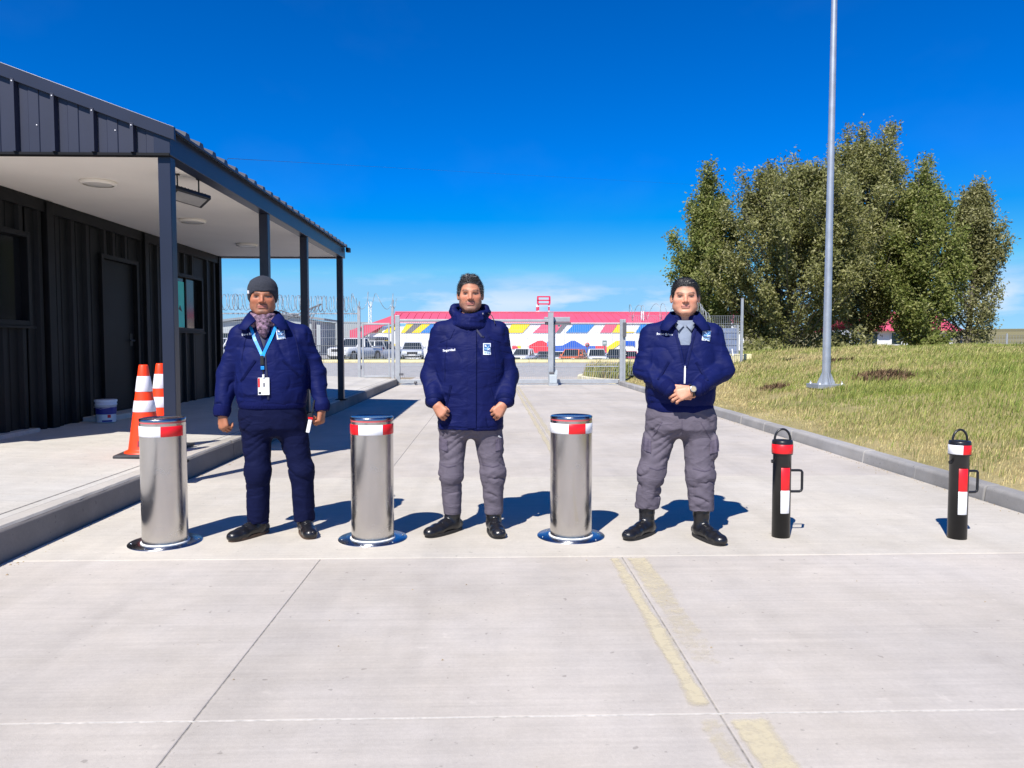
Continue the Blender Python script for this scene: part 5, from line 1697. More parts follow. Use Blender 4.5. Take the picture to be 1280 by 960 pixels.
m_beanie = M("charcoal_knit", (.024, .027, .038), .95, var=.2, scale=120, bump=.25, bscale=200)
m_scarf = M("mottled_scarf", (.17, .105, .15), .9, var=.95, scale=52, bump=.5, bscale=120)
m_lany = M("bright_blue_lanyard", (.01, .30, .80), .45, var=.35, scale=22)
m_badge = M("white_badge_card", (.80, .80, .80), .35, var=.02)
m_patch = M("white_patch_cloth", (.72, .77, .86), .8, var=.05)
m_pblue = M("patch_blue", (.03, .11, .30), .8)
m_pcyan = M("patch_pale_blue", (.22, .45, .72), .8)
m_thread = M("white_thread", (.80, .82, .88), .7)
m_shirt = cloth("pale_grey_shirt", (.20, .235, .30), .8)
m_zip = M("zip_tape_dark", (.008, .010, .045), .6)
m_metal = M("small_metal_parts", (.60, .60, .62), .3, metal=.9)
m_seam = cloth("navy_seam_cloth", (.0030, .0062, .052), .7)
m_seamg = cloth("cargo_seam_cloth", (.098, .083, .115), .82)

SK = dict(tan=np.array((.38, .150, .080)), light=np.array((.60, .29, .185)), mid=np.array((.48, .21, .125)))

def head(S, c, sx=1.0, sz=1.0, jaw=1.0, ear=True):
    """adds head and neck, face towards -y; c = eye level, middle of the skull"""
    c = np.array(c, float)
    def p(x, y, z): return c + np.array((x * sx, y, z * sz))
    S.ell(p(0, .012, .035), (.074 * sx, .094, .086 * sz), .01)
    S.ell(p(0, -.022, -.025), (.066 * sx, .068, .088 * sz), .02)
    S.ell(p(0, -.015, -.07), (.061 * sx * jaw, .066, .045 * sz), .02)
    S.ell(p(0, -.062, -.098), (.028 * sx * jaw, .026, .019), .02)
    for s in (-1, 1):
        S.cap(p(s * .052 * jaw, .0, -.060), p(s * .022, -.062, -.098), .013, .012, .025)
        S.ell(p(s * .046, -.022, -.046), (.018, .040, .034), .025)
        S.ell(p(s * .042, -.056, -.024), (.021, .021, .017), .022)
    S.cap(p(-.034, -.078, .016), p(.034, -.078, .016), .013, .013, .010)
    for s in (-1, 1): S.ell(p(s * .031, -.093, -.002), (.017 * sx, .013, .010), .010, 's')
    for s in (-1, 1): S.ell(p(s * .031, -.069, -.003), (.0155, .0135, .0125), .003)
    S.cap(p(0, -.084, .006), p(0, -.105, -.031), .0075, .0115, .010)
    for s in (-1, 1): S.ell(p(s * .0125, -.095, -.036), (.0085, .010, .0075), .006)
    S.cap(p(-.016, -.083, -.060), p(.016, -.083, -.060), .0075, .0075, .006)
    S.cap(p(-.015, -.0835, -.0715), p(.015, -.0835, -.0715), .0078, .0078, .005)
    S.cap(p(-.024, -.0905, -.0655), p(.024, -.0905, -.0655), .0022, .0022, .003, op='s')
    S.cap(p(-.018, -.092, -.083), p(.018, -.092, -.083), .006, .006, .01, op='s')
    if ear:
        for s in (-1, 1):
            rot = Matrix.Rotation(s * R(-18), 3, 'Z') @ Matrix.Rotation(R(-8), 3, 'X')
            S.ell(p(s * .077, .012, -.010), (.009, .019, .031), .005, rot=rot)
            S.ell(p(s * .084, .006, -.008), (.005, .010, .018), .004, 's', rot=rot)
    S.cap(p(0, .012, -.06), p(0, .020, -.20), .055 * jaw, .060, .02)

def skin_colour(c, base, sx=1., sz=1., line=None, fade=.75, stubble=0., goatee=0., brow=.85, moust=0., lips=(.50, .17, .14)):
    c = np.array(c, float)
    def f(V):
        q = (V - c) / np.array((sx, 1, sz))
        x, y, z = np.abs(q[:, 0]), q[:, 1], q[:, 2]
        C = np.repeat(base[None, :], len(V), 0)
        def put(mask, col, a=1.):
            nonlocal C
            m = (np.clip(mask, 0, 1) * a)[:, None]
            C = C * (1 - m) + np.array(col)[None, :] * m
        head_ = (z > -.13) & (z < .12) & (y < .11)
        C = C * (1 + .16 * (vnoise(V * 60, 5) - .5))[:, None]
        # ruddier cheeks and nose
        put(np.exp(-((x - .036) / .022) ** 2 - ((z + .030) / .022) ** 2) * (y < -.03), base * np.array((1.10, .80, .78)), .55)
        put(np.exp(-(x / .013) ** 2 - ((z + .030) / .016) ** 2) * (y < -.08), base * np.array((1.10, .80, .76)), .6)
        fr = y < -.035
        if stubble:
            m = sstep(-.048, -.070, z) * sstep(-.145, -.125, z) * (y < .0)
            m = np.maximum(m, sstep(.052, .062, x) * sstep(-.02, -.05, z) * (y < .01) * sstep(-.145, -.12, z))
            m = m * (1 - np.exp(-(x / .024) ** 2 - ((z + .066) / .010) ** 2))
            put(m, (.12, .085, .075), stubble)
        mo = np.exp(-((z + .0485 + .10 * x) / .0062) ** 4) * sstep(.034, .026, x) * (y < -.06)
        put(mo, (.045, .032, .028), max(stubble, moust))
        if goatee:
            m = np.exp(-(x / .022) ** 2 - ((z + .096) / .016) ** 2) * fr
            m = np.maximum(m, .7 * np.exp(-((x - .028) / .007) ** 2 - ((z + .068) / .022) ** 2) * fr)
            put(m, (.060, .045, .040), goatee)
        lp = np.exp(-((z + .066) / .0085) ** 4) * sstep(.027, .021, x) * (y < -.06)
        put(lp, lips, .85)
        put(np.exp(-((z + .0655) / .0026) ** 2) * sstep(.026, .022, x) * (y < -.06), (.12, .035, .03), .8)
        # eyes: lids, lashes, slit, darkened to stand for the shadow around them
        ez = z + .0035
        ex = x - .031
        put(np.exp(-(ex / .0175) ** 4 - (ez / .0088) ** 4) * fr, base * np.array((.66, .55, .52)), .7)
        put(np.exp(-(ex / .0135) ** 4 - (ez / .0036) ** 2) * fr, (.20, .17, .16), .75)
        put(np.exp(-(ex / .0072) ** 4 - (ez / .0046) ** 2) * fr, (.012, .008, .006), 1.)
        put(np.exp(-(ex / .0160) ** 4 - ((ez - .0050) / .0028) ** 2) * fr, (.018, .010, .008), 1.)
        put(np.exp(-(ex / .0140) ** 4 - ((ez + .0052) / .0020) ** 2) * fr, (.10, .05, .04), .6)
        # brows
        bz = z - (.0180 + .0035 * np.clip(1 - ((x - .036) / .022) ** 2, -1, 1))
        put(np.exp(-((x - .032) / .0205) ** 4 - (bz / .0056) ** 2) * fr, (.020, .013, .011), brow)
        if line:                                   # cropped hair showing through at the hairline
            zh = np.interp(y, [p[0] for p in line], [p[1] for p in line])
            m = sstep(-.020, .006, z - zh) * (z < .12) * (y < .12) * (.75 + .5 * vnoise(V * 160, 8))
            m = m * np.where((z < -.03) & (y > .02), .0, 1.0)
            put(m, (.022, .017, .016), fade)
        # nostrils
        put(np.exp(-((x - .0085) / .004) ** 2 - ((z + .0435) / .0032) ** 2) * (y < -.075), (.09, .03, .025), .85)
        return C
    return f

def hand(S, w, fwd, back, curl=(70, 75, 45), thumb_side=1, sc=1.0, spread=.10, thumb=(.9, .5, .35), kcurl=None):
    """five fingers; w wrist, fwd wrist->knuckles, back = back-of-hand normal. thumb_side chooses the side of the thumb"""
    w = Vector(w); f = Vector(fwd).normalized(); b = Vector(back); b = (b - f * b.dot(f)).normalized()
    s = f.cross(b) * thumb_side
    S.cap(w - f * .03, w + f * .015 * sc, .027 * sc, .026 * sc, .012)
    for off, ln in ((.026, .078), (.009, .083), (-.009, .080), (-.025, .072)):
        S.cap(w + f * .012 * sc + s * off * .6 * sc, w + f * ln * sc + s * off * sc, .0165 * sc, .0135 * sc, .012)
    tips = []
    for i, (off, ln, L) in enumerate(((.029, .084, (.042, .025, .021)), (.0098, .089, (.046, .029, .022)), (-.0098, .086, (.043, .027, .022)), (-.0275, .077, (.034, .021, .019)))):
        p = w + f * ln * sc + s * off * sc
        an = 0
        r_ = [.0096, .0088, .0082, .0070] if i < 3 else [.0086, .0078, .0072, .0062]
        c_ = curl if not isinstance(curl[0], (tuple, list)) else curl[i]
        for j in range(3):
            an += c_[j]
            d = f * math.cos(R(an)) - b * math.sin(R(an)) + s * spread * (1.2 - i * .8) * (1 if j == 0 else .3)
            d.normalize()
            q = p + d * L[j] * sc
            S.cap(p, q, r_[j] * sc, r_[j + 1] * sc, .0035)
            p = q
        tips.append(p)
    p = w + f * .022 * sc + s * .022 * sc - b * .006
    a_, b__, c__ = thumb
    d1 = (s * a_ + f * (1 - a_ * .3) - b * .25).normalized()
    q = p + d1 * .040 * sc; S.cap(p, q, .0155 * sc, .0125 * sc, .010)
    d2 = (f * .9 + s * (b__ - .25) - b * (.30 + c__)).normalized()
    r2 = q + d2 * .032 * sc; S.cap(q, r2, .0115 * sc, .0100 * sc, .004)
    d3 = (f * .75 - s * .10 - b * (.45 + c__)).normalized()
    S.cap(r2, r2 + d3 * .024 * sc, .0098 * sc, .0075 * sc, .004)

def bvh_of(*objs):
    out = []
    for o in objs:
        me = o.data
        out.append(BVHTree.FromPolygons([v.co for v in me.vertices], [tuple(p.vertices) for p in me.polygons]))
    return out
def front(bvhs, x, z, d=Vector((0, 1, 0)), o=None):
    best = None
    for b in bvhs:
        h = b.ray_cast(Vector((x, -1.2, z)), Vector((0, 1, 0)))
        if h[0] is not None and (best is None or h[0].y < best.y): best = h[0]
    return best
def applied(name, bvhs, poly4, mat, parent, out=.002, th=.003, nu=8, nv=6, sm=True):
    """a cloth piece laid on the front of a garment; poly4 = four (x, z) corners"""
    A, B, C_, D = [np.array(p, float) for p in poly4]
    top_, bot_ = [], []
    lasty = None
    for i in range(nu + 1):
        for j in range(nv + 1):
            u, v = i / nu, j / nv
            p = A * (1 - u) * (1 - v) + B * u * (1 - v) + C_ * u * v + D * (1 - u) * v
            h = front(bvhs, p[0], p[1])
            y = h.y if h is not None else (lasty if lasty is not None else -.15)
            lasty = y
            top_.append((p[0], y - out - th, p[1])); bot_.append((p[0], y + .004, p[1]))
    n = len(top_); F = []
    st = nv + 1
    for i in range(nu):
        for j in range(nv):
            a = i * st + j
            F.append((a, a + st, a + st + 1, a + 1))
    rim = [i * st for i in range(nu + 1)] + [nu * st + j for j in range(1, nv + 1)] + [i * st + nv for i in range(nu - 1, -1, -1)] + [j for j in range(nv - 1, 0, -1)]
    for i in range(len(rim)):
        a, b = rim[i], rim[(i + 1) % len(rim)]
        F.append((a, b, b + n, a + n))
    return MB().add(top_ + bot_, F, 0, False).build(name, mat, parent)
def stripes(name, bvhs, segs, w, mat, parent, out=.0015, th=.003):
    """thin raised strip along (x, z) points on the front of a garment"""
    pts = []
    for (a, b) in zip(segs[:-1], segs[1:]):
        n = max(2, int(math.dist(a, b) / .012))
        for i in range(n): pts.append((a[0] + (b[0] - a[0]) * i / n, a[1] + (b[1] - a[1]) * i / n))
    pts.append(segs[-1])
    P = []
    ly = None
    for x, z in pts:
        h = front(bvhs, x, z); y = h.y if h is not None else ly
        ly = y
        P.append(Vector((x, (y if y is not None else -.15) - out, z)))
    for _ in range(2):
        P = [P[0]] + [Vector((P[i].x, min(P[i].y, (P[i - 1].y + P[i + 1].y) / 2), P[i].z)) for i in range(1, len(P) - 1)] + [P[-1]]
    L, Rr = [], []
    for i, p in enumerate(P):
        d = (P[min(i + 1, len(P) - 1)] - P[max(i - 1, 0)]); n_ = Vector((-d.z, 0, d.x)).normalized() * w / 2
        L.append(p + n_); Rr.append(p - n_)
    V, F = [], []
    for a, b in zip(L, Rr): V += [a, b, a + Vector((0, -th, 0)), b + Vector((0, -th, 0))]
    for i in range(len(P) - 1):
        k_ = 4 * i
        F += [(k_ + 2, k_ + 6, k_ + 7, k_ + 3), (k_, k_ + 4, k_ + 6, k_ + 2), (k_ + 1, k_ + 3, k_ + 7, k_ + 5)]
    e = 4 * (len(P) - 1)
    F += [(0, 2, 3, 1), (e, e + 1, e + 3, e + 2)]
    return MB().add(V, F).build(name, mat, parent)
def emblem(bvhs, x, z, w, h, parent, tilt=0.):
    c, s_ = math.cos(tilt), math.sin(tilt)
    def q(u, v): return (x + w * (u * c - v * s_ * h / w), z + h * v * c + w * u * s_)
    p = applied("chest_patch", bvhs, [q(-.5, -.5), q(.5, -.5), q(.5, .5), q(-.5, .5)], m_patch, parent, .002, .002, 4, 5)
    yb = min(v.co.y for v in p.data.vertices) - .0012
    def shape(pts, m, o=0.):
        MB().prism([(q(u, v)[0], yb - o, q(u, v)[1]) for u, v in pts], (0, .004, 0)).build("patch_mark", m, p)
    shape([(-.40, -.14), (.40, -.14), (.40, .42), (-.40, .42)], m_pblue)
    shape([(-.36, .10), (-.10, .02), (.12, .20), (.34, .36), (.16, .08), (-.02, -.06), (-.30, -.04)], m_pcyan, .0008)
    shape([(-.30, .22), (-.02, .16), (-.10, .30), (-.28, .38)], m_patch, .0008)
    shape([(.02, -.10), (.38, -.02), (.38, .06), (.10, .02)], m_patch, .0008)
    for a, b in ((-.36, -.12), (-.06, .14), (.20, .36)):
        shape([(a, -.34), (b, -.34), (b, -.27), (a, -.27)], m_pcyan, .0004)
    return p
def stitched(bvhs, x, z, words, h, parent, tilt=0.):
    """embroidered name line, too small to read in the photo: stitched strokes of letter size"""
    c, s_ = math.cos(tilt), math.sin(tilt)
    r_ = random.Random(int(abs(x * 1000)))
    mb = MB(); u = 0
    G = dict(o=((0, 0, .0055, .2), (0, .8, .0055, 1), (0, .2, .0018, .8), (.0037, .2, .0055, .8)), n=((0, 0, .0018, 1), (.0018, .78, .0055, 1), (.0037, 0, .0055, .78)),
             l=((.0015, 0, .0035, 1.5),), u=((0, 0, .0055, .2), (0, .2, .0018, 1), (.0037, .2, .0055, 1)), e=((0, 0, .0055, .2), (0, .2, .0018, 1), (.0018, .8, .0055, 1), (.0018, .42, .0055, .58)))
    for wd in words:
        for i in range(wd):
            g_ = G['o' if i == 0 else r_.choice('onlueo')]
            k_ = 1.35 if i == 0 else 1.0
            for (a, b, a2, b2) in g_:
                px_, pz_ = x + (u + a) * c, z + (u + a) * s_
                f_ = front(bvhs, px_ + .001, pz_ + h * .5)
                if f_ is None: continue
                mb.lohi((px_, f_.y - .0026, pz_ + b * h * .75 * k_), (px_ + (a2 - a) * k_, f_.y + .002, pz_ + b2 * h * .75 * k_))
            u += .0080
        u += .006
    return mb.build("name_embroidery", m_thread, parent)
def lettering(bvhs, x, z, text, size, parent, tilt=0.):
    cu = bpy.data.curves.new("lettering", 'FONT'); cu.body = text; cu.size = size; cu.offset = size * .02
    tmp = bpy.data.objects.new("lettering", cu); COL.objects.link(tmp)
    dg = bpy.context.evaluated_depsgraph_get()
    me = bpy.data.meshes.new_from_object(tmp.evaluated_get(dg))
    bpy.data.objects.remove(tmp); bpy.data.curves.remove(cu)
    c, s_ = math.cos(tilt), math.sin(tilt)
    for v in me.vertices:
        px_, pz_ = x + v.co.x * c - v.co.y * s_, z + v.co.x * s_ + v.co.y * c
        h = front(bvhs, px_, pz_)
        v.co = (px_, (h.y if h is not None else -.15) - .0025, pz_)
    me.materials.append(m_thread)
    o = bpy.data.objects.new("lettering", me); COL.objects.link(o); o.parent = parent
    so_ = o.modifiers.new("solid", 'SOLIDIFY'); so_.thickness = .002
    return o
def boot(parent, c, yaw, L=.29, w=.052, shaft=.0, sole_m=None, name="shoe", rs=.058):
    """shoe or boot; c = ankle point over the heel on the ground, yaw: 0 toes towards -y"""
    d = Vector((math.sin(yaw), -math.cos(yaw), 0)); n_ = Vector((d.y, -d.x, 0))
    c = Vector(c)
    S = SDF((c.x - .32, c.y - .36, -.005), (c.x + .32, c.y + .2, .12 + shaft + .12), .004)
    hl, ball, toe = c - d * .045, c + d * (L * .50), c + d * (L - .095)
    z = Vector((0, 0, 1))
    S.cap(hl + z * .042, ball + z * .036, .040, .046, .02, (1, 1, .92))
    S.cap(ball + z * .034, toe + z * .032, .048, .040, .02, (1, 1, .82))
    S.ell(toe + z * .030 + d * .01, (.044, .044, .033), .02)
    S.cap(c + z * .06, ball * .55 + c * .45 + z * .062, .044, .034, .03)
    S.cap(c + d * .004 + z * .05, c + z * (.11 + shaft), .047, rs, .02)
    S.fun(lambda X, Y, Z: (.016 - Z) + 0 * X + 0 * Y, (c.x - .4, c.y - .4, -.02), (c.x + .4, c.y + .3, .5), op='i') if 0 else None
    g0 = int(round((.014 - S.lo[2]) / S.h)); S.g[:, :, :max(0, g0)] = .05
    fold = lambda V, N: folds(V, N, .0035 * sstep(.03, .07, V[:, 2]) * (1 if shaft else .6), (16, 16, 26), 77)
    o, V, F = to_obj(name, S, m_shoe, parent, fold, 1)
    mb = MB()
    n = 28; ring_ = []
    for i in range(n):
        a = 2 * math.pi * i / n
        ca, sa = math.cos(a), math.sin(a)
        mid = c + d * (L * .5 - .07)
        wl = (L * .5 + .018)
        ww = w * (1.0 + .10 * ca - .18 * max(0, -ca) ** 2 + .0)
        ring_.append(mid + d * wl * math.copysign(abs(ca) ** .75, ca) + n_ * ww * math.copysign(abs(sa) ** .8, sa))
    mb.loft([[tuple(p + z * .001) for p in ring_], [tuple(p + z * .016) for p in ring_], [tuple(mid + (p - mid) * .97 + z * .020) for p in ring_]], sm=False)
    mb.build("sole", sole_m or m_sole, o)
    lc = MB()
    for i in range(4 if not shaft else 7):
        if shaft and i > 3: q = c + d * (.052 - .004 * i) + z * (.085 + .028 * (i - 2)); 
        else: q = c + d * (.085 + .022 * (1.5 - i)) + z * (.083 + .006 * i)
        lc.tube([tuple(q + n_ * .022 - z * .004), tuple(q + d * .006 + z * .004), tuple(q - n_ * .022 - z * .004)], .0028, 5)
    lc.build("laces", m_shoe, o)
    return o
def cr_path(P, n=6):
    P = [np.array(p, float) for p in P]
    out = []
    for i in range(len(P) - 1):
        p0, p1, p2, p3 = P[max(i - 1, 0)], P[i], P[i + 1], P[min(i + 2, len(P) - 1)]
        for k_ in range(n):
            t = k_ / n
            out.append(.5 * (2 * p1 + (p2 - p0) * t + (2 * p0 - 5 * p1 + 4 * p2 - p3) * t * t + (3 * p1 - p0 - 3 * p2 + p3) * t ** 3))
    out.append(P[-1])
    return out
def collar(parent, off, mat, sc=1.0, name="collar"):
    off = np.array(off, float)
    f_ = [(0, .080, 1.466), (.052, .066, 1.467), (.082, .020, 1.460), (.080, -.035, 1.446), (.060, -.082, 1.424), (.042, -.112, 1.398)]
    o_ = [(0, .104, 1.410), (.076, .092, 1.404), (.124, .024, 1.390), (.136, -.052, 1.370), (.140, -.110, 1.345), (.098, -.138, 1.335)]
    for s in (-1, 1):
        fl = cr_path([(p[0] * s * sc, p[1], p[2]) for p in f_]); ol = cr_path([(p[0] * s * sc, p[1], p[2]) for p in o_])
        rings = []
        for a, b in zip(fl, ol):
            a, b = a + off, b + off
            m_ = (a + b) / 2 + np.array((0, 0, .004)) + (np.array((a[0] - off[0], a[1], 0)) * .02)
            t_ = .0034
            nrm = np.array((b[0] - off[0], b[1] - off[1], 0)); nrm /= np.linalg.norm(nrm) + 1e-6
            nn = nrm * .55 + np.array((0, 0, .83))
            rings.append([tuple(a + nn * t_), tuple(m_ + nn * t_), tuple(b + nn * t_), tuple(b - nn * t_), tuple(m_ - nn * t_), tuple(a - nn * t_)])
        MB().loft(rings).build(name, mat, parent)

def person(headc, hs, legs, arms, hands, feet):
    S = SDF((-.43, -.33, -.002), (.43, .16, 1.74), .003)
    head(S, headc, **hs)
    nx = headc[0]
    S.loft([(.74, 0, .01, .12, .08), (.82, 0, .01, .16, .11), (1.0, 0, .01, .165, .11), (1.2, 0, .015, .175, .11), (1.32, nx * .5, .015, .15, .085), (1.40, nx, .015, .075, .062)], .03)
    for A in arms:
        S.cap((nx * .6, .015, 1.37), A[0], .05, .052, .03)
        S.chain(A, [.052, .044, .030], .02)
    for w, kw in hands: hand(S, w, **kw)
    for L, (fc, fy) in zip(legs, feet):
        S.chain([(L[0][0], L[0][1] + .01, L[0][2] + .02), L[1], (fc[0], fc[1], .09)], [.068, .050, .034], .015)
        d = np.array((math.sin(fy), -math.cos(fy), 0)); c_ = np.array(fc, float)
        S.cap(c_ + (0, 0, .07), c_ + d * .10 + (0, 0, .038), .032, .022, .02)
    return S

def make_body(S, label, loc, yaw, col, group="guards standing in a row across the road"):
    o, V, F = to_obj("person", S, m_skin, None, None, 2, col)
    o.location = loc; o.rotation_euler = (0, 0, R(yaw))
    return tag(o, label, "person", group)

def sleeves(S, A, r0=.066, r1=.061, r2=.050, k=.03):
    S.cap((A[0][0] * .33, .012, A[0][2] + .060), A[0], .046, r0 - .004, .05)
    S.chain(A, [r0, r1, r2], k)

def jfold(cx_, amp=.0085, hem=.86):
    def f(V, N):
        ax = np.abs(V[:, 0] - cx_)
        sl_ = sstep(.20, .27, ax)
        V1 = folds(V, N, amp * 1.1 * sl_, (5, 5, 14), 101, .35, 1.5)
        a2 = amp * .85 * (1 - sl_) * (1 - .75 * sstep(1.30, 1.40, V[:, 2])) * (.55 + .75 * sstep(.08, .2, ax))
        V2 = folds(V1, N, a2, (10, 8, 5.5), 131, .4, 2.0)
        V2 = creases(V2, N, .014 * sl_, (5, 5, 17), 151, .35, 4.)
        V2 = creases(V2, N, .010 * (1 - sl_) * (1 - sstep(1.32, 1.40, V[:, 2])), (10, 8, 7), 161, .5, 5.)
        return V2
    return f
def tfold(amp=.007, lo=.1, knee=.42):
    def f(V, N):
        z = V[:, 2]
        a = .45 * amp * (.55 + .8 * np.exp(-((z - knee) / .12) ** 2) + 1.0 * sstep(lo + .16, lo + .03, z) + .5 * np.exp(-((z - .70) / .09) ** 2))
        P = V.copy(); P[:, 2] += .55 * np.abs(V[:, 0]) * np.sign(V[:, 1] + .02)
        V1 = folds(P, N, a, (5.5, 5.5, 15), 201, .6) - P + V
        V1 = folds(V1, N, .0030 * sstep(.75, .5, z), (11, 11, 4), 231, .5)
        P = V1.copy(); P[:, 2] += .5 * np.abs(V1[:, 0])
        return creases(P, N, amp * 1.5 * (.5 + .6 * np.exp(-((z - knee) / .14) ** 2) + .6 * sstep(lo + .2, lo + .05, z) + .4 * np.exp(-((z - .70) / .08) ** 2)), (6, 6, 20), 251, .4, 4.) - P + V1
    return f
def trousers(name, S_lo, pel, legs, rads, mat, parent, amp, end, knee=.42, extra=None):
    S = SDF((-.36, -.26, end - .03), (.36, .26, .99), .0055)
    S.loft(pel, .03, 2.4)
    for L, r_ in zip(legs, rads): S.chain(L, r_, .045, (1, 1, 1))
    if extra: extra(S)
    g0 = int(round((end - S.lo[2]) / S.h)); S.g[:, :, :max(0, g0)] = .05
    return to_obj(name, S, mat, parent, tfold(amp, end, knee), 1)
def hair(parent, c, mat, sx, sz, off, line, name="hair", top=None, fold=None):
    c = np.array(c, float)
    S = SDF(c + (-.13, -.14, -.13), c + (.13, .15, .17), .0035)
    S.ell(c + np.array((0, .013, .035 * sz)), ((.074 + off) * sx, .094 + off, .086 * sz + off), .01)
    S.ell(c + np.array((0, .02, .0)), ((.071 + off) * sx, .086 + off, .075 * sz), .02)
    if top: top(S, c)
    ly, lz_n = [p[0] for p in line], [p[1] for p in line]
    S.fun(lambda X, Y, Z: ((np.interp((Y - c[1]).ravel(), ly, lz_n)[None, :, None] + c[2]) - Z) * .7 + 0 * X, c - .2, c + .25, op='i')
    return to_obj(name, S, mat, parent, fold, 1)

HL2 = [(-.12, .078), (-.085, .074), (-.062, .060), (-.045, .022), (-.030, -.030), (-.012, -.028), (.0, .012), (.030, .0), (.05, -.05), (.12, -.07)]
HL3 = [(-.12, .070), (-.085, .066), (-.062, .060), (-.046, .030), (-.036, -.012), (-.014, -.012), (.0, .012), (.030, .0), (.05, -.04), (.12, -.06)]
# ------------------------------------------------------------------ man 1: beanie, scarf, lanyard
h1 = (-.050, -.012, 1.573)
legs1 = [[(-.105, .0, .78), (-.100, -.015, .43), (-.128, .02, .08)], [(.105, .0, .78), (.178, -.015, .43), (.198, .02, .08)]]
arms1 = [[(-.196, .012, 1.325), (-.278, .03, 1.075), (-.308, -.045, .845)], [(.196, .012, 1.325), (.284, .03, 1.075), (.312, -.045, .865)]]
hands1 = [((-.306, -.055, .815), dict(fwd=(.10, -.16, -1), back=(-.55, -.80, 0), curl=(62, 70, 40), thumb_side=1, sc=.98, thumb=(.55, .35, .15))),
          ((.312, -.055, .838), dict(fwd=(-.06, -.12, -1), back=(.85, -.50, 0), curl=(72, 85, 45), thumb_side=-1, sc=1.0, thumb=(.45, .3, .25)))]
feet1 = [((-.105, .045, 0), R(-44)), ((.195, .035, 0), R(10))]
S = person(h1, dict(sx=1.12, jaw=1.04, ear=False), legs1, arms1, hands1, feet1)
P1 = make_body(S, "man in a charcoal beanie and navy jacket with a lanyard, arms hanging at his sides", (-1.43, 5.04, .002), 13,
               skin_colour(h1, SK['tan'], sx=1.12, stubble=.16, goatee=.62, moust=.5))
# jacket
S = SDF((-.47, -.30, .80), (.47, .26, 1.50), .0055)
S.loft([(.872, 0, .0, .212, .152), (.90, 0, .0, .223, .164), (.96, 0, -.004, .224, .166), (1.06, 0, -.006, .222, .164), (1.2, 0, 0, .224, .152), (1.30, -.01, .008, .200, .126), (1.36, -.02, .012, .165, .105), (1.41, -.033, .012, .108, .086), (1.452, -.04, .012, .088, .08)], .02, 2.3)
for A in arms1: sleeves(S, A)
S.fun(lambda X, Y, Z: np.maximum(np.abs(X + .042) - np.clip((Z - 1.24) / .20, .0, 2) * .05, Y + .052) + 0 * Z, (-.2, -.25, 1.24), (.12, 0, 1.5), .008, 's')
jk1, _, _ = to_obj("jacket", S, m_navy, P1, jfold(0), 1)
S = SDF((-.25, -.2, .83), (.25, .2, .94), .0055)
S.loft([(.846, 0, 0, .211, .150), (.875, 0, 0, .218, .158), (.912, 0, 0, .212, .152)], .01, 2.3)
to_obj("waistband", S, m_rib, jk1, None, 1)
for A in arms1:
    d = (Vector(A[2]) - Vector(A[1])).normalized()
    MB().tube([Vector(A[2]) - d * .02, Vector(A[2]) + d * .005, Vector(A[2]) + d * .03, Vector(A[2]) + d * .045], [.055, .057, .051, .044], 20).build("cuff", m_rib, jk1)
collar(jk1, (-.042, .002, .020), m_navy, 1.08)
# scarf
S = SDF((-.18, -.16, 1.30), (.10, .14, 1.50), .005)
for z, r_, yy in ((1.445, .078, 0), (1.42, .085, -.005), (1.398, .082, -.01)):
    pts = [(-.045 + r_ * math.cos(a), .005 + yy + r_ * 1.05 * math.sin(a), z + .008 * math.sin(3 * a + z * 90)) for a in np.linspace(0, 2 * math.pi, 17)]
    for a, b in zip(pts[:-1], pts[1:]): S.cap(a, b, .017, .017, .012)
S.chain([(-.05, -.085, 1.41), (-.045, -.108, 1.365), (-.042, -.110, 1.325)], [.03, .032, .018], .02)
to_obj("scarf", S, m_scarf, P1, lambda V, N: folds(V, N, .005, (14, 14, 22), 301), 1)
S = SDF((-.14, -.14, 1.20), (.06, .02, 1.40), .006)
S.loft([(1.21, -.042, -.03, .05, .105), (1.30, -.042, -.03, .06, .078), (1.38, -.042, -.02, .06, .06)], .01)
to_obj("undershirt", S, m_zip, P1, None, 1)
trousers("trousers", None, [(.66, 0, 0, .13, .10), (.72, 0, 0, .192, .14), (.80, 0, 0, .204, .146), (.90, 0, 0, .20, .145), (.93, 0, 0, .195, .14)], [[p[0], p[1], (q[0][0], q[0][1] - .008, .075)] for p, q in zip(legs1, feet1)],
         [[.105, .077, .069], [.105, .075, .069]], m_navtr, P1, .0058, .085, .44)
boot(P1, *feet1[0], .29, .050, 0, m_solebr)
boot(P1, *feet1[1], .28, .050, 0, m_solebr)
# beanie
def bt(S_, c): S_.ell(c + np.array((.0, .015, .055)), (.088, .100, .080), .02)
bn, _, _ = hair(P1, h1, m_beanie, 1.13, 1.02, .010, [(-.12, .034), (-.085, .033), (-.055, .018), (-.02, -.028), (.02, -.045), (.08, -.05), (.12, -.05)], "beanie", bt, lambda V, N: folds(V, N, .0025, (18, 18, 30), 311))
MB().box((h1[0] - .082, -.068, h1[2] + .028), (.004, .006, .010), rot=Matrix.Rotation(R(-35), 3, 'Z')).build("beanie_tag", m_badge, bn)
B1 = bvh_of(jk1)
stitched(B1, -.178, 1.318, (5, 5), .017, jk1, R(6))
emblem(B1, .062, 1.333, .052, .066, jk1, R(6))
stripes("zip", B1, [(-.036, 1.23), (-.02, 1.0), (-.018, .915)], .012, m_zip, jk1)
for s in (-1, 1):
    stripes("pocket_welt", B1, [(s * .085 - .01, 1.165 - (0 if s > 0 else 0)), (s * .175 - .01, 1.03 if s < 0 else 1.075)], .014, m_seam, jk1, .002, .004)
    stripes("seam", B1, [(s * .14, 1.36), (s * .165, 1.25), (s * .178, 1.16)], .006, m_seam, jk1, .0, .002)
ln = empty("lanyard_group") if 0 else None
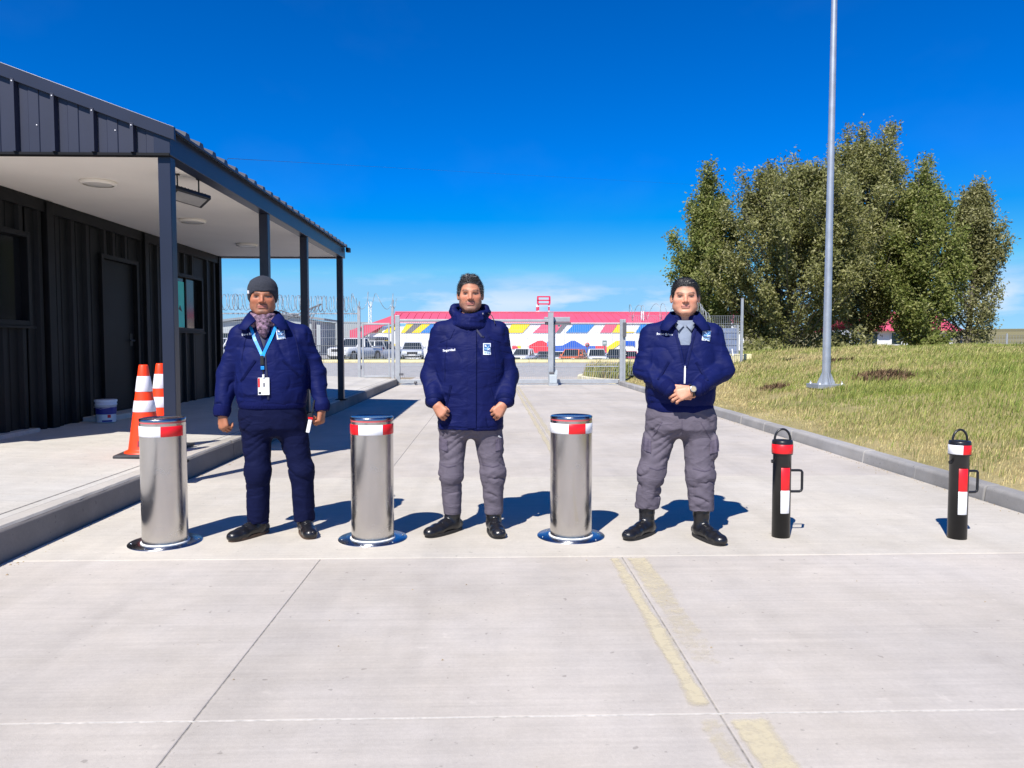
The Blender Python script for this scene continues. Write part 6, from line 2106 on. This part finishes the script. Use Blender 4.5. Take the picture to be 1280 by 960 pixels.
la = stripes("lanyard", B1, [(-.125, 1.385), (-.098, 1.30), (-.055, 1.205), (-.050, 1.185)], .019, m_lany, P1, .004, .002)
lb = stripes("lanyard", B1, [(.034, 1.385), (.0, 1.30), (-.042, 1.205), (-.048, 1.185)], .019, m_lany, P1, .006, .002)
yb = front(B1, -.05, 1.14).y - .006
MB().lohi((-.062, yb - .008, 1.135), (-.040, yb, 1.195)).build("lanyard_clip", m_black, P1, bevel=.003)
MB().lohi((-.060, yb - .008, 1.105), (-.038, yb, 1.128)).build("lanyard_clip", m_lany, P1, bevel=.003)
MB().tube([(-.047, yb - .004, 1.105), (-.043, yb - .004, 1.07)], .003, 6).build("clip_cord", m_black, P1)
yb = front(B1, -.04, 1.0).y - .008
cd = MB().lohi((-.078, yb - .004, .945), (-.008, yb, 1.055)).build("id_card", m_badge, P1, bevel=.003)
MB().lohi((-.077, yb - .0052, .995), (-.066, yb - .0042, 1.052)).build("card_stripe", m_redtape, cd)
MB().lohi((-.046, yb - .0052, .998), (-.036, yb - .0042, 1.022)).build("card_photo", m_cgrey, cd)
MB().lohi((-.074, yb - .0052, .952), (-.060, yb - .0042, .965)).build("card_mark", m_black, cd)
MB().tube([(-.043, yb - .004, 1.075), (-.043, yb - .002, 1.055)], .008, 8).build("card_holder_clip", m_badge, cd)
rd = MB().box((.232, -.085, .738), (.012, .013, .052), rot=Matrix.Rotation(R(12), 3, 'Y')).build("radio", m_badge, P1, bevel=.004)
MB().box((.2405, -.088, .783), (.015, .015, .008), rot=Matrix.Rotation(R(12), 3, 'Y')).build("radio_clip", m_redtape, rd, bevel=.003)
MB().tube([(.246, -.083, .79), (.268, -.080, .90)], .005, 8).build("antenna", m_black, rd)
MB().box((.239, -.0995, .805), (.012, .006, .012)).build("radio_knob", m_black, rd)

# ------------------------------------------------------------------ man 2: long parka, hands tucked at the pockets
h2 = (.003, -.012, 1.598)
legs2 = [[(-.108, .0, .76), (-.130, -.015, .40), (-.130, .02, .08)], [(.108, .0, .76), (.152, -.015, .40), (.156, .02, .08)]]
arms2 = [[(-.194, .010, 1.348), (-.262, .035, 1.055), (-.232, -.125, .90)], [(.194, .010, 1.348), (.262, .035, 1.055), (.228, -.125, .90)]]
hands2 = [((-.222, -.150, .878), dict(fwd=(.52, -.32, -.62), back=(-.30, -.95, .25), curl=(78, 80, 50), thumb_side=1, sc=1.0, thumb=(.35, .1, .35))),
          ((.218, -.150, .878), dict(fwd=(-.52, -.32, -.62), back=(.30, -.95, .25), curl=(80, 82, 50), thumb_side=-1, sc=1.0, thumb=(.35, .1, .35)))]
feet2 = [((-.122, .030, 0), R(-42)), ((.156, .020, 0), R(8))]
S = person(h2, dict(sx=1.05, jaw=.97), legs2, arms2, hands2, feet2)
P2 = make_body(S, "man with short greying hair in a long navy parka, fists at his pockets", (-.130, 5.09, .002), 1.5,
               skin_colour(h2, SK['mid'], sx=1.05, line=HL2, stubble=.55, moust=.35, goatee=.3))
S = SDF((-.42, -.30, .66), (.42, .26, 1.50), .0055)
S.loft([(.700, 0, -.004, .218, .152), (.74, 0, -.004, .222, .158), (.86, 0, -.004, .222, .158), (.98, 0, -.002, .220, .155), (1.15, 0, 0, .228, .150), (1.28, 0, .005, .222, .130), (1.35, 0, .01, .185, .112), (1.41, 0, .012, .118, .092), (1.46, 0, .012, .095, .088)], .02, 2.3)
for A in arms2: sleeves(S, A, .067, .064, .054)
pk, _, _ = to_obj("parka", S, m_navy2, P2, jfold(0, .007), 1)
for A in arms2:
    d = (Vector(A[2]) - Vector(A[1])).normalized()
    MB().tube([Vector(A[2]) - d * .015, Vector(A[2]) + d * .012, Vector(A[2]) + d * .022], [.061, .064, .050], 20).build("cuff", m_seam, pk)
# high bulky collar with the rolled hood behind
S = SDF((-.20, -.20, 1.34), (.20, .20, 1.56), .005)
def ringcap(S_, z, rx, ry, r_, ph, a0=0, a1=2 * math.pi, lift=.0, cy=.0):
    pts = [(rx * math.cos(a), cy + ry * math.sin(a), z + .006 * math.sin(2 * a + ph) + lift * math.sin(a)) for a in np.linspace(a0, a1, 25)]
    for a, b in zip(pts[:-1], pts[1:]): S_.cap(a, b, r_, r_, .012)
ringcap(S, 1.395, .100, .100, .026, .3, cy=.005)
ringcap(S, 1.432, .094, .096, .025, 1.2, cy=.005, lift=.008)
ringcap(S, 1.462, .090, .094, .021, 2.2, cy=.005, lift=.014)
ringcap(S, 1.475, .108, .112, .026, 1.0, R(-12), R(192), .016, cy=.022)
ringcap(S, 1.505, .106, .108, .020, 2.0, R(-4), R(184), .012, cy=.024)
hd, _, _ = to_obj("hood_collar", S, m_navy2, pk, lambda V, N: folds(V, N, .0075, (9, 9, 20), 401, .7), 1)
trousers("cargo_trousers", None, [(.64, 0, 0, .13, .10), (.70, 0, 0, .198, .14), (.78, 0, 0, .205, .145), (.92, 0, 0, .195, .14)], [[p[0], p[1], (q[0][0], q[0][1] - .006, .13)] for p, q in zip(legs2, feet2)],
         [[.103, .074, .058], [.103, .077, .060]], m_grtr, P2, .0085, .125, .40,
         lambda S_: [S_.ell((s * .180 + .01, -.01, .575), (.026, .072, .080), .025) for s in (-1, 1)])
boot(P2, *feet2[0], .30, .054, .03, None, "boot")
boot(P2, *feet2[1], .29, .054, .03, None, "boot")
def qt(S_, c):
    S_.ell(c + np.array((-.005, -.045, .100)), (.056, .045, .026), .02)
ho, hV, hF = hair(P2, h2, m_hairg, 1.05, .98, .004, [(-.12, .078), (-.085, .074), (-.062, .060), (-.045, .022), (-.030, -.030), (-.012, -.028), (.0, .012), (.030, .0), (.05, -.05), (.12, -.07)], "hair", qt, lambda V, N: folds(V, N, .0025, (34, 12, 30), 411, .8))
strands(ho, h2, hV, vnormals(hV, hF), 5200, .022, ((.012, .011, .012), (.16, .155, .155), .10), 5, -.03, (.25, .35, .45), .0010, .32)
B2 = bvh_of(pk)
lettering(B2, -.178, 1.218, "Seguridad", .021, pk, R(5))
emblem(B2, .110, 1.236, .050, .075, pk)
stripes("placket", B2, [(.012, 1.36), (.010, 1.05), (.008, .72)], .055, m_navy2, pk, .001, .006)
stripes("placket_edge", B2, [(.040, 1.36), (.038, 1.05), (.036, .72)], .004, m_seam, pk, .006, .003)
for s in (-1, 1):
    stripes("pocket_zip", B2, [(s * .125, 1.00), (s * .150, .90), (s * .162, .84)], .014, m_seam, pk, .002, .004)
    stripes("yoke_seam", B2, [(s * .10, 1.365), (s * .13, 1.30), (s * .20, 1.28)], .005, m_seam, pk, .0, .002)
    stripes("side_seam", B2, [(s * .15, 1.30), (s * .165, 1.15), (s * .165, 1.02)], .005, m_seam, pk, .0, .002)
stripes("chest_zip", B2, [(.040, 1.365), (.075, 1.318), (.092, 1.315)], .012, m_zip, pk, .002, .004)
MB().tube([(.118, -.02, 1.475), (.145, -.05, 1.455), (.160, -.06, 1.42), (.165, -.065, 1.40)], .003, 6).build("hood_cord", m_black, pk)
MB().tube([(.085, -.085, 1.47), (.086, -.092, 1.462)], .005, 8).build("cord_toggle", m_metal, pk)
stripes("hem_seam", B2, [(-.17, .735), (0, .728), (.17, .735)], .005, m_seam, pk, .0, .002)

# ------------------------------------------------------------------ man 3: bomber jacket, hands clasped
h3 = (.018, -.012, 1.572)
legs3 = [[(-.108, .0, .77), (-.186, -.015, .42), (-.212, .02, .08)], [(.108, .0, .77), (.128, -.015, .42), (.135, .0, .08)]]
arms3 = [[(-.198, .010, 1.330), (-.240, -.030, 1.105), (-.085, -.200, .985)], [(.198, .010, 1.330), (.262, -.030, 1.105), (.098, -.225, .995)]]
hands3 = [((-.045, -.205, .975), dict(fwd=(.88, -.12, -.30), back=(-.1, -.80, -.45), curl=(38, 45, 30), thumb_side=-1, sc=1.0, thumb=(.35, .2, .1))),
          ((.058, -.238, .982), dict(fwd=(-.90, -.10, -.34), back=(.05, -1, .28), curl=(34, 48, 32), thumb_side=1, sc=1.06, spread=.12, thumb=(.62, .75, -.25)))]
feet3 = [((-.212, .030, 0), R(-32)), ((.138, .010, 0), R(30))]
S = person(h3, dict(sx=1.13, jaw=1.06), legs3, arms3, hands3, feet3)
P3 = make_body(S, "stocky man with cropped black hair and open-necked bomber jacket, hands clasped in front", (1.25, 4.92, .002), -12,
               skin_colour(h3, SK['light'], sx=1.13, line=HL3, fade=.9, brow=.9, stubble=.06, lips=(.50, .19, .16)))
S = SDF((-.42, -.34, .80), (.42, .26, 1.50), .0055)
S.loft([(.865, -.006, .0, .205, .150), (.90, -.006, .0, .220, .165), (.96, -.006, -.004, .226, .170), (1.06, 0, -.006, .226, .168), (1.2, 0, 0, .230, .152), (1.30, .005, .008, .218, .128), (1.36, .01, .012, .168, .105), (1.41, .015, .012, .110, .088), (1.452, .016, .012, .092, .082)], .02, 2.3)
for A in arms3: sleeves(S, A, .070, .068, .052, .02)
S.fun(lambda X, Y, Z: np.maximum(np.abs(X - .016) - np.clip((Z - 1.13) / .30, .0, 2) * .058, Y + .050) + 0 * Z, (-.12, -.25, 1.13), (.16, 0, 1.5), .006, 's')
jk3, _, _ = to_obj("bomber_jacket", S, m_navy, P3, jfold(0, .0065), 1)
S = SDF((-.25, -.2, .80), (.25, .2, .92), .0055)
S.loft([(.826, -.006, 0, .206, .150), (.86, -.006, 0, .214, .157), (.90, -.006, 0, .206, .15)], .01, 2.3)
to_obj("waistband", S, m_rib, jk3, None, 1)
for A in arms3:
    d = (Vector(A[2]) - Vector(A[1])).normalized()
    MB().tube([Vector(A[2]) - d * .03, Vector(A[2]) + d * .0, Vector(A[2]) + d * .022, Vector(A[2]) + d * .032], [.057, .056, .049, .040], 20).build("cuff", m_rib, jk3)
collar(jk3, (.016, .002, .016), m_navy, 1.10)
# shirt inside the open collar, and the dark zip tapes below
S = SDF((-.12, -.16, 1.08), (.16, .10, 1.46), .005)
S.loft([(1.09, .016, -.03, .06, .108), (1.2, .016, -.03, .066, .106), (1.30, .016, -.02, .078, .092), (1.36, .016, -.01, .08, .082), (1.42, .017, .005, .078, .075)], .01, 2.3)
sh3, _, _ = to_obj("shirt", S, m_shirt, P3, lambda V, N: folds(V, N, .003, (9, 9, 6), 501), 1)
Bs = bvh_of(sh3)
for s in (-1, 1):
    MB().loft([[(.016 + s * x, y - o, z + o * .5) for o in (.0, .007)] + [(.016 + s * (x + dx), y - .012 - o, z - dz + o * .5) for o in (.007, .0)] for x, y, z, dx, dz in ((.066, .0, 1.428, .006, .03), (.060, -.05, 1.420, .008, .035), (.035, -.082, 1.405, .016, .04), (.006, -.094, 1.385, .034, .036))]).build("shirt_collar", m_shirt, sh3)
applied("inner_panel", Bs, [(-.030, 1.10), (.062, 1.10), (.062, 1.262), (-.030, 1.262)], m_seam, sh3, .003, .004, 4, 6)
trousers("cargo_trousers", None, [(.66, 0, 0, .13, .10), (.72, 0, 0, .212, .148), (.80, -.004, 0, .218, .152), (.90, -.006, 0, .20, .145)], [[p[0], p[1], (q[0][0], q[0][1] - .006, .20)] for p, q in zip(legs3, feet3)],
         [[.110, .083, .077], [.110, .086, .079]], m_grtr, P3, .0085, .185, .42,
         lambda S_: [S_.ell((-.222, -.02, .60), (.026, .080, .090), .022), S_.ell((.215, -.02, .60), (.026, .080, .090), .022)])
boot(P3, *feet3[0], .30, .054, .12, None, "boot", .056)
boot(P3, *feet3[1], .30, .054, .12, None, "boot", .056)
ho3, hV3, hF3 = hair(P3, h3, m_hairk, 1.13, 1.0, .0035, [(-.12, .070), (-.085, .066), (-.062, .060), (-.046, .030), (-.036, -.012), (-.014, -.012), (.0, .012), (.030, .0), (.05, -.04), (.12, -.06)], "hair", None, lambda V, N: folds(V, N, .0015, (30, 30, 30), 511))
strands(ho3, h3, hV3, vnormals(hV3, hF3), 5200, .010, ((.010, .009, .009), (.02, .018, .018), .3), 6, -.05, (0, -.2, .8), .0010, .6)
B3 = bvh_of(jk3)
stitched(B3, -.160, 1.325, (6, 6), .016, jk3, R(-4))
emblem(B3, .150, 1.322, .052, .066, jk3, R(-7))
stripes("zip", B3, [(.016, 1.13), (.014, 1.02)], .010, m_badge, jk3, .002, .003)
stripes("zip", B3, [(.014, 1.015), (.008, .91)], .010, m_zip, jk3, .002, .003)
for s in (-1, 1):
    stripes("zip_tape", B3, [(.016 + s * .072, 1.38), (.016 + s * .040, 1.26), (.016 + s * .008, 1.12)], .012, m_seam, jk3, .002, .003)
    stripes("pocket_welt", B3, [(s * .085, 1.155), (s * .150, 1.045)], .014, m_seam, jk3, .002, .004)
MB().box((.317, -.02, 1.215), (.004, .018, .022), rot=Matrix.Rotation(R(-8), 3, 'Y')).build("sleeve_badge", m_patch, jk3, bevel=.002)
# wristwatch
A, Bq = Vector((.098, -.225, .995)), Vector((.058, -.238, .982))
d = (Bq - A).normalized()
cw = A + d * .048
n1 = Vector((0, -1, .22)); n1 = (n1 - d * n1.dot(d)).normalized(); n2 = d.cross(n1)
wt = MB().tube([cw + (n1 * math.cos(a) * .030 + n2 * math.sin(a) * .034) for a in np.linspace(0, 2 * math.pi, 25)[:-1]], .0075, 8, closed=True).build("watch_strap", m_black, P3)
rot = Matrix((n2, d, n1)).transposed().to_4x4()
wc = MB().lathe([(0, 0), (.021, 0), (.022, .004), (.021, .010), (.017, .011)], 24).build("watch_case", m_black, P3)
wc.matrix_local = Matrix.Translation(cw + n1 * .033) @ rot
wf = MB().lathe([(.0165, .0105), (0, .0108)], 24).build("watch_face", M("watch_dial", (.40, .34, .22), .3), wc)
wb = MB().lathe([(.017, .0095), (.0205, .0095), (.0205, .012), (.017, .0122)], 24).build("watch_bezel", m_metal, wc)
# pocket flaps on the cargo trousers, belt loops
def tbvh(P): return [BVHTree.FromPolygons([v.co for v in o.data.vertices], [tuple(p.vertices) for p in o.data.polygons]) for o in P.children if "trousers" in o.name]
T2, T3 = tbvh(P2), tbvh(P3)
t2 = [o for o in P2.children if "trousers" in o.name][0]; t3 = [o for o in P3.children if "trousers" in o.name][0]
applied("pocket_flap", T2, [(-.205, .575), (-.150, .560), (-.150, .635), (-.200, .650)], m_seamg, t2, .002, .005, 4, 4)
applied("pocket_flap", T2, [(.165, .560), (.222, .575), (.215, .650), (.165, .635)], m_seamg, t2, .002, .005, 4, 4)
applied("pocket_flap", T3, [(-.250, .585), (-.190, .565), (-.190, .645), (-.240, .665)], m_seamg, t3, .002, .005, 4, 4)
applied("pocket_flap", T3, [(.180, .565), (.240, .585), (.232, .665), (.180, .645)], m_seamg, t3, .002, .005, 4, 4)
for T, t, s_ in ((T2, t2, 1), (T3, t3, 1)):
    for s in (-1, 1):
        stripes("trouser_seam", T, [(s * .12, .77), (s * .185, .66)], .006, m_seamg, t, .0, .003)
        stripes("knee_seam", T, [(s * .085 - .01, .47), (s * .15, .455), (s * .20, .47)], .006, m_seamg, t, .0, .003)
stripes("fly_seam", T3, [(.0, .82), (.004, .70)], .005, m_seamg, t3, .0, .002)
stripes("pocket_label", T2, [(.185, .66), (.205, .645)], .010, m_badge, t2, .004, .002)
